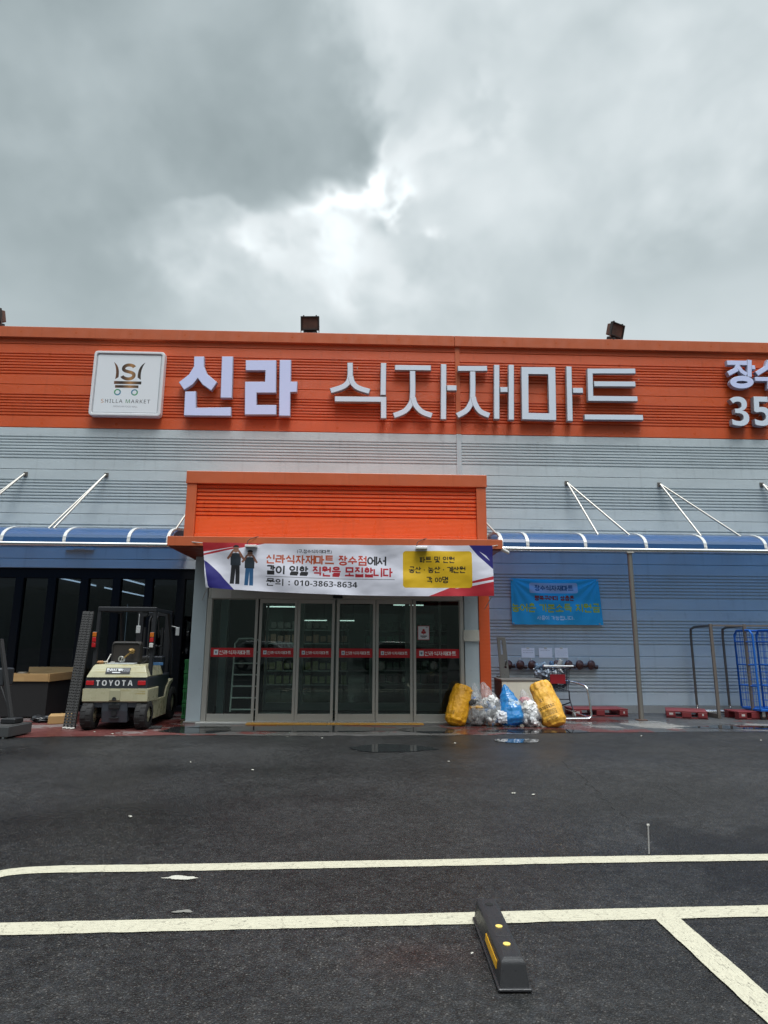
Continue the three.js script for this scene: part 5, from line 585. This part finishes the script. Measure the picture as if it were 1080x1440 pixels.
{ const b = V(2.06, 0.0, 2.20), e = V(2.06, 0.72, 1.96), ax = e.clone().sub(b), t = thing('clear_rubbish_bag', 'clear rubbish bag showing a blue bottle and yellow packets', 'rubbish bag'); part(t, 'film', sack(b, e, scaleP(PR.limp, 0.18), 0.8, 4.4, { wr: 1.3 }), film); part(t, 'rubbish', rubbish(b, ax, PR.limp, 0.8, 0.17, 140, [[0.16, 0.14, 0.13], [0.10, 0.09, 0.09], [0.3, 0.29, 0.27], [0.05, 0.05, 0.05]], 21), rubMat).userData.kind = 'stuff'; part(t, 'yellow_packet', crumple(0.10, 5, 1.3, 0.55, 0.8, 0.35).translate(2.05, 0.31, 2.17), plain(lin(0.5, 0.27, 0.05), 0.5)); part(t, 'blue_bottle', crumple(0.055, 44, 1, 1.2, 0.9, 0.35).translate(2.03, 0.43, 2.10), plain(lin(0.05, 0.17, 0.5), 0.3)); }
{ const b = V(2.38, 0.0, 2.18), e = V(2.22, 0.74, 1.92), ax = e.clone().sub(b), t = thing('clear_rubbish_bag', 'clear bulging rubbish bag with mixed litter left of the blue bag', 'rubbish bag'); part(t, 'film', sack(b, e, scaleP(PR.limp, 0.235), 0.8, 6.9, { wr: 1.3 }), film); part(t, 'rubbish', rubbish(b, ax, PR.limp, 0.8, 0.225, 230, [[0.65, 0.65, 0.65], [0.42, 0.42, 0.42], [0.72, 0.71, 0.69], [0.12, 0.12, 0.12], [0.35, 0.16, 0.10], [0.12, 0.2, 0.36]], 33), rubMat).userData.kind = 'stuff'; part(t, 'white_paper', crumple(0.11, 15, 0.9, 1.0, 0.4, 0.5, 3).translate(2.48, 0.16, 2.32), plain(lin(0.6, 0.62, 0.66), 0.6)); }
{ const b = V(2.72, 0.0, 2.24), e = V(2.61, 0.70, 1.98), ax = e.clone().sub(b), t = thing('blue_rubbish_bag', 'translucent blue rubbish bag tied to a point in the middle', 'rubbish bag'); part(t, 'film', sack(b, e, [[0, 0.02], [0.05, 0.17], [0.16, 0.23], [0.35, 0.215], [0.6, 0.165], [0.72, 0.13], [0.9, 0.06], [1, 0.02]], 0.8, 3.7, { wr: 1.1 }), filmBlue); part(t, 'rubbish', rubbish(b, ax, PR.limp, 0.8, 0.205, 200, [[0.25, 0.42, 0.6], [0.16, 0.34, 0.55], [0.4, 0.5, 0.6], [0.3, 0.45, 0.6]], 45), rubMat).userData.kind = 'stuff'; part(t, 'dark_bundle', crumple(0.12, 6, 1.1, 0.7, 0.7).translate(2.66, 0.42, 2.06), plain(lin(0.02, 0.03, 0.07), 0.5)); }
{ const b = V(3.05, 0.0, 2.30), e = V(2.92, 0.62, 2.04), ax = e.clone().sub(b), t = thing('clear_rubbish_bag', 'clear rubbish bag full of white scraps with a pink piece on top', 'rubbish bag'); part(t, 'film', sack(b, e, scaleP(PR.limp, 0.20), 0.8, 9.2, { wr: 1.1 }), film); part(t, 'rubbish', rubbish(b, ax, PR.limp, 0.8, 0.195, 230, [[0.85, 0.85, 0.85], [0.8, 0.81, 0.84], [0.86, 0.86, 0.84], [0.75, 0.74, 0.7], [0.8, 0.8, 0.8], [0.04, 0.04, 0.05]], 57), rubMat).userData.kind = 'stuff'; part(t, 'pink_packet', crumple(0.085, 17, 1.2, 0.7, 0.8, 0.4).translate(2.95, 0.44, 2.10), plain(lin(0.45, 0.10, 0.12), 0.5)); part(t, 'silver_tin', B(0.07, 0.05, 0.05, 2.97, 0.35, 2.19, 0.006).rotateZ(0), plain(lin(0.6, 0.55, 0.45), 0.3, 0.6)); }
{ const t = thing('grey_rubbish_bag', 'low dark grey bag squeezed between the white and yellow bags', 'rubbish bag'); part(t, 'sack', sack(V(3.12, 0, 2.14), V(3.12, 0.3, 2.02), scaleP(PR.tied, 0.13), 0.9, 5.5, { nu: 48, nv: 36 }), plain(lin(0.16, 0.16, 0.17), 0.4)); part(t, 'knot', crumple(0.03, 2).translate(3.12, 0.31, 2.02), plain(lin(0.14, 0.14, 0.15), 0.4)); }
// cream chest and the slotted bracket on it
{ const t = thing('cream_chest', 'cream metal chest with dark side standing behind the rubbish bags', 'chest', [3.11, 0.004, 0.98]); part(t, 'chest_body', BB(-0.40, 0.40, 0.03, 0.72, -0.34, 0.34, 0.008), paint(lin(0.78, 0.77, 0.66), 0.45)); part(t, 'dark_side', BB(-0.412, -0.402, 0.03, 0.72, -0.34, 0.345, 0.003), plain(lin(0.05, 0.032, 0.028), 0.5)); part(t, 'lid', BB(-0.415, 0.41, 0.722, 0.756, -0.35, 0.352, 0.006), plain(lin(0.16, 0.155, 0.145), 0.5)); part(t, 'foot', [BB(-0.36, -0.30, 0, 0.03, 0.26, 0.32), BB(0.30, 0.36, 0, 0.03, 0.26, 0.32), BB(-0.36, -0.30, 0, 0.03, -0.32, -0.26), BB(0.30, 0.36, 0, 0.03, -0.32, -0.26)], M.black); }
{ const t = thing('slotted_bracket', 'tall grey metal bracket with a long slot standing on the cream chest', 'bracket', [2.845, 0.762, 0.80]); const s = new THREE.Shape(); s.moveTo(-0.05, 0); s.lineTo(0.13, 0); s.lineTo(0.07, 0.79); s.lineTo(-0.10, 0.80); const h = new THREE.Path(); h.moveTo(-0.03, 0.45); h.lineTo(0.02, 0.45); h.lineTo(0.0, 0.74); h.lineTo(-0.04, 0.74); s.holes.push(h); for (const [x, y, r] of [[0.06, 0.33, 0.018], [0.055, 0.20, 0.028], [0.01, 0.06, 0.012]]) { const c = new THREE.Path(); c.absarc(x, y, r, 0, 6.283); s.holes.push(c); } const gm = plain(lin(0.14, 0.148, 0.145), 0.55, 0.2); part(t, 'plate', new THREE.ExtrudeGeometry(s, { depth: 0.02, bevelEnabled: true, bevelThickness: 0.003, bevelSize: 0.003, bevelSegments: 1 }), gm, [0, 0.003, 0]); part(t, 'back_flange', BB(-0.10, 0.10, 0.003, 0.03, -0.14, -0.004, 0.003), gm); part(t, 'bolt', [cyl(0.015, 0.015, 0.02, 10, 0.075, 0.31, 0.03, 'z'), cyl(0.015, 0.015, 0.02, 10, 0.06, 0.27, 0.03, 'z')], M.black); }
// shopping cart seen from behind its handle, with a load of bottles
{ const t = thing('shopping_cart', 'wire shopping cart with red panel and white handle beside the chest', 'shopping cart', [3.84, 0.004, 0.78], 0.12); const wire = plain(lin(0.05, 0.055, 0.07), 0.35, 0.7), q = [], fl = [];
  const C = (u, v, y) => V(lerp(-0.26, 0.26, u) * lerp(0.82, 1, (y - 0.5) / 0.45) * lerp(1, 0.8, v), y, lerp(0.28, -0.42, v));
  for (let i = 0; i <= 10; i++) { const u = i / 10; q.push(rod(C(u, 0, 0.52), C(u, 0, 0.95), 0.0045, 5), rod(C(u, 1, 0.58), C(u, 1, 0.93), 0.0045, 5), rod(C(u, 0, 0.52), C(u, 1, 0.58), 0.0045, 5)); }
  for (let i = 0; i <= 13; i++) { const v = i / 13; for (const u of [0, 1]) q.push(rod(C(u, v, 0.52 + v * 0.06), C(u, v, 0.95 - v * 0.02), 0.0045, 5)); }
  for (let k = 0; k <= 5; k++) { const y = 0.53 + k * 0.084; q.push(rod(C(0, 0, y), C(1, 0, y), 0.0055, 5), rod(C(0, 0, y), C(0, 1, y + 0.01), 0.0055, 5), rod(C(1, 0, y), C(1, 1, y + 0.01), 0.0055, 5), rod(C(0, 1, y + 0.01), C(1, 1, y + 0.01), 0.0055, 5)); }
  part(t, 'wire_basket', q, wire); part(t, 'basket_rim', pipe([C(0, 0, 0.96), C(1, 0, 0.96), C(1, 1, 0.94), C(0, 1, 0.94), C(0, 0.02, 0.96)], 0.010, 0.04), wire);
  part(t, 'handle', rod(V(-0.31, 1.0, 0.36), V(0.31, 1.0, 0.36), 0.017, 12), plain(lin(0.68, 0.69, 0.70), 0.35)); part(t, 'handle_arm', [rod(V(-0.27, 0.95, 0.28), V(-0.27, 1.0, 0.36), 0.012), rod(V(0.27, 0.95, 0.28), V(0.27, 1.0, 0.36), 0.012)], wire);
  part(t, 'red_panel', BB(-0.16, 0.16, 0.66, 0.84, 0.292, 0.302, 0.006), plain(lin(0.28, 0.012, 0.02), 0.4));
  part(t, 'frame', [pipe([V(-0.24, 0.52, 0.26), V(-0.25, 0.36, 0.24), V(-0.25, 0.14, 0.30)], 0.013, 0.06), pipe([V(0.24, 0.52, 0.26), V(0.25, 0.36, 0.24), V(0.27, 0.14, 0.36)], 0.013, 0.06), rod(V(0.25, 0.3, 0.26), V(0.22, 0.15, -0.36), 0.012), rod(V(-0.25, 0.3, 0.26), V(-0.22, 0.15, -0.36), 0.012), rod(V(-0.25, 0.36, 0.24), V(0.25, 0.36, 0.24), 0.011)], wire);
  for (const [x, z] of [[-0.25, 0.30], [0.27, 0.36], [-0.22, -0.36], [0.22, -0.36]]) { const w = part(t, 'caster', [cyl(0.062, 0.062, 0.028, 18, x, 0.064, z, 'x')], plain(lin(0.2, 0.21, 0.22), 0.5)); part(w, 'caster_fork', [B(0.008, 0.12, 0.035, x - 0.02, 0.10, z), B(0.008, 0.12, 0.035, x + 0.02, 0.10, z)], M.steel); } }
{ const R = rng(71); [['blue tinted', [0.12, 0.24, 0.42]], ['pale', [0.5, 0.55, 0.6]]].forEach(() => 0); for (let i = 0; i < 9; i++) { const colr = [[0.25, 0.38, 0.52], [0.45, 0.5, 0.55], [0.10, 0.2, 0.36], [0.5, 0.52, 0.54], [0.03, 0.035, 0.045]][i % 5]; const where = ['leftmost on top', 'lying across the left end', 'near the left end, dark blue', 'standing highest in the middle', 'black cap side up in the middle', 'half sunk behind the handle', 'lying right of the middle', 'deep blue at the right', 'at the right end of the load'][i]; const t = thing('plastic_bottle', `plastic bottle in the cart load, ${where}`, 'bottle', [3.62 + (i % 5) * 0.115, 0.92 + (i > 4 ? 0.07 : 0) + R() * 0.03, 0.70 + R() * 0.2]); t.rotation.set(R() * 1.2 + 0.6, R() * 3, R() * 2); t.userData.group = 'plastic bottles heaped in the cart'; const m = plain(lin(...colr), 0.15, 0, { transmission: 0.45, thickness: 0 }); part(t, 'bottle_body', new THREE.LatheGeometry([[0, -0.13], [0.04, -0.13], [0.045, -0.11], [0.045, 0.03], [0.035, 0.07], [0.015, 0.10], [0.013, 0.13]].map(([r, y]) => new THREE.Vector2(r, y)), 14), m); part(t, 'bottle_cap', cyl(0.016, 0.016, 0.02, 10, 0, 0.138, 0), plain(i % 2 ? lin(0.5, 0.5, 0.5) : lin(0.3, 0.03, 0.03), 0.4)); } for (let i = 0; i < 3; i++) { const t = thing('crumpled_bag', ['grey crumpled film filling the cart under the bottles, left half', 'pale crumpled film filling the cart under the bottles, right half', 'dark crumpled bag low in the cart behind the red panel'][i], 'plastic film', [3.70 + i * 0.14, [0.84, 0.84, 0.68][i], 0.74]); part(t, 'film_folds', crumple(0.16, 30 + i, 1.2, 0.7, 1.1, 0.5, 4), plain([lin(0.3, 0.36, 0.44), lin(0.42, 0.47, 0.52), lin(0.03, 0.045, 0.08)][i], 0.3)); part(t, 'film_knot', crumple(0.03, 40 + i, 1, 1.4, 1).translate(0, 0.11, 0.05), plain(lin(0.4, 0.44, 0.5), 0.3)); } }
{ const t = thing('hoop_rail', 'bent chrome hoop rail on the pavement right of the cart', 'rail', [4.25, 0.02, 1.25]); part(t, 'hoop', pipe([V(-0.34, 0.72, -0.42), V(0.02, 0.66, -0.15), V(0.14, 0.60, 0.02), V(0.16, 0.02, 0.12), V(-0.40, 0.02, 0.16)], 0.021, 0.09, 10), M.chrome); part(t, 'brace_bar', rod(V(0.14, 0.03, 0.10), V(-0.22, 0.16, -0.35), 0.014), M.chrome); }
// red plastic pallets
function pallet(label, pos, ry, w, d, h = 0.15) { const t = thing('plastic_pallet', label, 'pallet', pos, ry, 'red pallets along the wall'); const m = plain(lin(0.20, 0.024, 0.028), 0.5, 0, { map: rep(grime, 1) }); for (let i = 0; i < 7; i++) part(t, 'deck_slat', BB(-w / 2, w / 2, h - 0.025, h, -d / 2 + i * d / 7 + 0.012, -d / 2 + (i + 1) * d / 7 - 0.012, 0.004), m); for (const x of [-w / 2 + 0.09, 0, w / 2 - 0.09]) { for (const z of [-d / 2 + 0.08, d / 2 - 0.08]) part(t, 'foot_block', BB(x - 0.085, x + 0.085, 0.022, h - 0.026, z - 0.07, z + 0.07, 0.008), m); } for (const z of [-d / 2 + 0.08, d / 2 - 0.08]) part(t, 'bottom_runner', BB(-w / 2, w / 2, 0, 0.021, z - 0.06, z + 0.06, 0.004), m); part(t, 'pale_label', [BB(-w / 2 + 0.06, -w / 2 + 0.13, 0.06, 0.10, d / 2 + 0.0105, d / 2 + 0.012, 0.0004), BB(w / 2 - 0.10, w / 2 - 0.07, 0.06, 0.10, d / 2 + 0.0105, d / 2 + 0.012, 0.0004)], plain(lin(0.5, 0.45, 0.43), 0.5)).position.z = -0.02; return t; }
pallet('red plastic pallet lying along the wall left of the steel pole', [4.83, 0.006, 0.42], 0, 1.12, 0.6); pallet('red plastic pallet lying askew right of the steel pole', [6.58, 0.006, 0.68], -0.42, 0.75, 0.75, 0.14); pallet('red plastic pallet pushed under the blue cages', [7.72, 0.006, 0.92], 0.05, 0.7, 0.5, 0.15);
// steel cart corral
{ const t = thing('cart_corral', 'steel tube cart corral standing against the wall at right', 'corral', [0, 0, 0]); const st = plain(lin(0.17, 0.155, 0.14), 0.45, 0.7), rs = plain(lin(0.20, 0.17, 0.15), 0.6, 0.4, { map: rep(grime, 3) });
  for (const x of [7.10, 7.80]) { part(t, 'wall_hoop', pipe([V(x, 0.15, 0.16), V(x, 1.80, 0.16), V(x, 1.82, 0.98)], 0.026, 0.12, 10), st); part(t, 'hoop_shoe', cyl(0.028, 0.028, 0.14, 12, x, 0.12, 0.17), M.chrome); part(t, 'front_post', BB(x - 0.03, x + 0.03, 0.01, 1.85, 0.96, 1.0, 0.004), rs); }
  part(t, 'top_rail', BB(7.14, 8.9, 1.80, 1.835, 0.965, 0.995, 0.004), rs); part(t, 'floor_rail', [rod(V(7.0, 0.10, 0.45), V(8.8, 0.10, 0.45), 0.024), rod(V(7.0, 0.10, 0.62), V(8.8, 0.10, 0.62), 0.024)], M.chrome); for (const x of [7.1, 7.8]) part(t, 'rail_foot', BB(x - 0.02, x + 0.02, 0.006, 0.09, 0.4, 1.0), rs); }
// blue roll cages
function cage(label, pos, ry) { const t = thing('roll_cage', label, 'roll cage', pos, ry, 'blue roll cages at the right edge'); const m = plain(lin(0.012, 0.13, 0.52), 0.45), w = 0.85, d = 0.62, h0 = 0.2, h1 = 1.72;
  const panel = (a, b) => { const q = [], n = 7; for (let i = 1; i < n; i++) q.push(rod(a.clone().lerp(b, i / n).setY(h0), a.clone().lerp(b, i / n).setY(h1), 0.0045, 5)); for (let k = 1; k < 11; k++) { const y = lerp(h0, h1, k / 11); q.push(rod(a.clone().setY(y), b.clone().setY(y), 0.0035, 5)); } return q; };
  const A = V(-w / 2, 0, d / 2), Bk = V(-w / 2, 0, -d / 2), C = V(w / 2, 0, -d / 2), D = V(w / 2, 0, d / 2);
  for (const [a, b] of [[A, Bk], [Bk, C], [C, D]]) { const f = new THREE.Group(); f.name = 'mesh_side'; t.add(f); part(f, 'wire_mesh', panel(a, b), m); part(f, 'tube_frame', pipe([a.clone().setY(h0), a.clone().setY(h1), b.clone().setY(h1), b.clone().setY(h0)], 0.021, 0.09, 8), m); part(f, 'cross_bar', [0.28, 0.55, 0.85].map((u) => rod(a.clone().setY(lerp(h0, h1, u)), b.clone().setY(lerp(h0, h1, u)), 0.014, 6)), m); }
  part(t, 'base_frame', [BB(-w / 2, w / 2, h0 - 0.04, h0, d / 2 - 0.03, d / 2 + 0.01), BB(-w / 2, w / 2, h0 - 0.04, h0, -d / 2 - 0.01, -d / 2 + 0.03), BB(-w / 2 - 0.01, -w / 2 + 0.03, h0 - 0.04, h0, -d / 2 + 0.032, d / 2 - 0.032), BB(w / 2 - 0.03, w / 2 + 0.01, h0 - 0.04, h0, -d / 2 + 0.032, d / 2 - 0.032)], m); part(t, 'deck', BB(-w / 2 + 0.03, w / 2 - 0.03, h0 - 0.035, h0 - 0.02, -d / 2 + 0.035, d / 2 - 0.035, 0.002), m);
  for (const [x, z] of [[-1, 1], [1, 1], [-1, -1], [1, -1]]) { const c = part(t, 'caster', cyl(0.065, 0.065, 0.035, 18, x * (w / 2 - 0.08), 0.067, z * (d / 2 - 0.06), 'z'), M.rubber); part(c, 'caster_fork', [BB(x * (w / 2 - 0.08) - 0.03, x * (w / 2 - 0.08) + 0.03, 0.06, 0.158, z * (d / 2 - 0.06) - 0.028, z * (d / 2 - 0.06) - 0.02, 0.002), BB(x * (w / 2 - 0.08) - 0.03, x * (w / 2 - 0.08) + 0.03, 0.06, 0.158, z * (d / 2 - 0.06) + 0.02, z * (d / 2 - 0.06) + 0.028, 0.002)], M.steel); part(c, 'hub', cyl(0.03, 0.03, 0.039, 12, x * (w / 2 - 0.08), 0.067, z * (d / 2 - 0.06), 'z'), plain(lin(0.3, 0.16, 0.12), 0.5)); } return t; }
cage('blue wire roll cage by the corral, left one of two nested cages', [8.22, 0.006, 0.92], 0); cage('blue wire roll cage cut by the right edge, nested in front of another', [8.56, 0.006, 1.12], -0.03);

// ------------------------------------------------------------------ wheel stop and small things on the asphalt
{ const A = Gd(725, 1398), Bq = Gd(684, 1296), d = Bq.clone().sub(A), ang = Math.atan2(-d.x, -d.z); const L = 0.72, t = thing('wheel_stop', 'black rubber wheel stop with yellow studs on the asphalt', 'wheel stop', [A.x, 0.004, A.z], ang); const m = plain(lin(0.024, 0.0245, 0.027), 0.5, 0, { bumpMap: rep(speck, 5), bumpScale: 0.0012, roughnessMap: rep(roughN, 2) });
  const prism = (w0, w1, w2, h, l0, l1, ch) => { const g = new THREE.BoxGeometry(1, 1, 1, 12, 14, 24), p = g.attributes.position; for (let i = 0; i < p.count; i++) { let x = p.getX(i), y = p.getY(i) + 0.5, z = p.getZ(i) + 0.5; const yy = Math.sin(Math.min(1, y * 1.0) * Math.PI / 2 * 0.999); let W_ = lerp(w0, w1, y), zl = lerp(l0, l1, y), top = y; const r = 0.018; const e = Math.max(0, y - (1 - r / h)) / (r / h); W_ -= 2 * r * (1 - Math.sqrt(Math.max(0, 1 - e * e))); zl -= 0; let zz = -lerp(l0, L - l0, z); zz = -lerp(l0 + (l1 - l0) * y + (e > 0 ? r * (1 - Math.sqrt(Math.max(0, 1 - e * e))) : 0), L - (l0 + (l1 - l0) * y) - (e > 0 ? r * (1 - Math.sqrt(Math.max(0, 1 - e * e))) : 0), z); p.setXYZ(i, x * W_, y * h, zz); } g.computeVertexNormals(); return g; };
  const body = part(t, 'stop_body', prism(0.128, 0.100, 0, 0.115, 0.010, 0.03), m);
  part(t, 'base_lip', BB(-0.072, 0.072, 0.0, 0.014, -L, 0.0, 0.006), m);
  for (const z of [-0.16, -0.34]) part(t, 'yellow_stud', cyl(0.0165, 0.0165, 0.006, 22, 0.0, 0.1155, z), plain(lin(0.74, 0.53, 0.13), 0.45));
  part(t, 'bolt_hole', [cyl(0.02, 0.02, 0.004, 18, 0, 0.1148, -0.60)], plain(lin(0.003, 0.003, 0.003), 0.9)); part(t, 'mould_seam', [B(0.074, 0.0022, 0.004, 0, 0.115, -0.245, 0.0008), B(0.074, 0.0022, 0.004, 0, 0.115, -0.455, 0.0008)], m);
  const inc = Math.atan2(0.014, 0.115); const st = new THREE.BoxGeometry(0.004, 0.03, 0.27); st.rotateZ(-inc); part(t, 'yellow_strip', st, plain(lin(0.62, 0.32, 0.015), 0.45), [-0.0585, 0.058, -0.24]); }
{ const a = Gd(911.5, 1161), b = Gd(913, 1203); const t = thing('metal_strip', 'thin pale metal strip lying on the damp asphalt', 'strip', [(a.x + b.x) / 2, 0.004, (a.z + b.z) / 2], Math.atan2(b.x - a.x, b.z - a.z)); const L = a.distanceTo(b); part(t, 'strip_bar', B(0.012, 0.006, L, 0, 0.004, 0, 0.002), plain(lin(0.14, 0.135, 0.125), 0.5, 0.3)); part(t, 'strip_end', B(0.021, 0.009, 0.05, 0, 0.005, -L / 2 + 0.02, 0.002), plain(lin(0.3, 0.29, 0.26), 0.5)); }
{ const spots = [[133, 1030], [158, 1033], [404, 1037], [453, 1039], [268, 1073], [355, 1084], [722, 1117], [750, 1119], [640, 1046], [183 + 540 * 0, 1150], [631, 1072], [902, 1036], [664, 1344], [1070, 1042], [28, 1034]]; const where = ['just left of the forklift rear wheels', 'behind the forklift between its rear wheels', 'before the second glass door', 'before the third glass door', 'on open asphalt below the left column', 'on open asphalt below the first glass door', 'right of the puddle below the blue bag', 'on open asphalt below the white rubbish bag', 'in front of the left yellow bag', 'alone on the asphalt far left of the door puddle', 'right of the large puddle before the doors', 'by the foot of the steel pole', 'left of the wheel stop', 'below the blue cages at the right edge', 'in front of the grey platform scale', 'x']; spots.forEach(([x, y], i) => { const p = Gd(x, y), R = rng(i + 5), s = y > 1300 ? 0.006 : 0.009 + R() * 0.011; const t = thing('paper_scrap', `tiny pale scrap on the ground ${where[i]}`, 'litter', [p.x, 0.012, p.z], R() * 6, 'pale paper scraps littering the asphalt'); part(t, 'scrap', crumple(s, i + 60, 1.6, 0.35, 0.8, 0.5, 2), plain(lin(0.42, 0.41, 0.36), 0.7)); }); }

// ------------------------------------------------------------------ across the lot, seen only as reflections in the glass
function car(label, pos, ry, color, van) { const t = thing(van ? 'parked_van' : 'parked_car', label, van ? 'van' : 'car', pos, ry, 'vehicles parked across the lot'); const m = plain(color, 0.25, 0.2, { clearcoat: 1 }); const s = new THREE.Shape(); if (van) { s.moveTo(-2.3, 0.35); s.lineTo(2.2, 0.35); s.lineTo(2.35, 0.9); s.lineTo(1.9, 1.15); s.lineTo(1.4, 1.9); s.lineTo(-2.25, 1.95); s.lineTo(-2.35, 0.5); } else { s.moveTo(-2.2, 0.32); s.lineTo(2.2, 0.32); s.lineTo(2.28, 0.7); s.lineTo(1.15, 0.92); s.lineTo(0.4, 1.42); s.lineTo(-1.2, 1.45); s.lineTo(-2.1, 0.98); s.lineTo(-2.28, 0.6); } const g = new THREE.ExtrudeGeometry(s, { depth: 1.6, bevelEnabled: true, bevelThickness: 0.09, bevelSize: 0.06, bevelSegments: 3 }); g.translate(0, 0, -0.8); part(t, 'body', g, m); const win = plain(lin(0.01, 0.012, 0.014), 0.08); for (const k of [-1, 1]) part(t, 'side_window', van ? BB(-1.9, 1.2, 1.2, 1.75, k * 0.9 - 0.008, k * 0.9 + 0.008, 0.004) : BB(-1.25, 0.45, 0.98, 1.34, k * 0.9 - 0.008, k * 0.9 + 0.008, 0.004), win); for (const [x, k] of [[1.4, 1], [1.4, -1], [-1.4, 1], [-1.4, -1]]) { const w = part(t, 'wheel', cyl(0.33, 0.33, 0.22, 24, x, 0.335, k * 0.82, 'z'), M.rubber); part(w, 'rim', cyl(0.2, 0.2, 0.23, 16, x, 0.335, k * 0.82, 'z'), M.steel); } for (const k of [-1, 1]) part(t, 'headlight', BB(2.22, 2.34, 0.62, 0.74, k * 0.6 - 0.15, k * 0.6 + 0.15, 0.02), plain(lin(0.6, 0.6, 0.6), 0.15)); }
car('white delivery van parked across the lot, mirrored in the dark windows', [-9.5, 0.004, 21], 0.08, lin(0.6, 0.6, 0.6), true); car('silver car parked across the lot, mirrored in the dark windows', [-4.6, 0.004, 24], 0.4, lin(0.35, 0.36, 0.37), false); car('black car parked across the lot, mirrored in the door glass', [2.0, 0.004, 22.5], -0.3, lin(0.02, 0.02, 0.022), false); car('grey car parked across the lot, mirrored in the right door glass', [7.5, 0.004, 25], 0.2, lin(0.2, 0.21, 0.22), false);
{ const g = new THREE.PlaneGeometry(500, 60, 80, 10); g.rotateX(-Math.PI / 2); const p = g.attributes.position; for (let i = 0; i < p.count; i++) { const x = p.getX(i), z = p.getZ(i); p.setY(i, Math.max(-0.5, Math.sin((z + 30) / 60 * Math.PI) * (9 + fbm(x * 0.02, 3, 1, 4) * 12) + (fbm(x * 0.12, z * 0.12, 4, 4) - 0.5) * 3) - 0.4); } g.translate(0, 0, 150); g.computeVertexNormals(); struct('wooded_hill', g, new THREE.MeshStandardMaterial({ color: lin(0.035, 0.045, 0.04), roughness: 0.95 })); }

scene.traverse((o) => { if (o.isMesh) { o.castShadow = true; o.receiveShadow = true; } });
renderer.render(scene, camera);
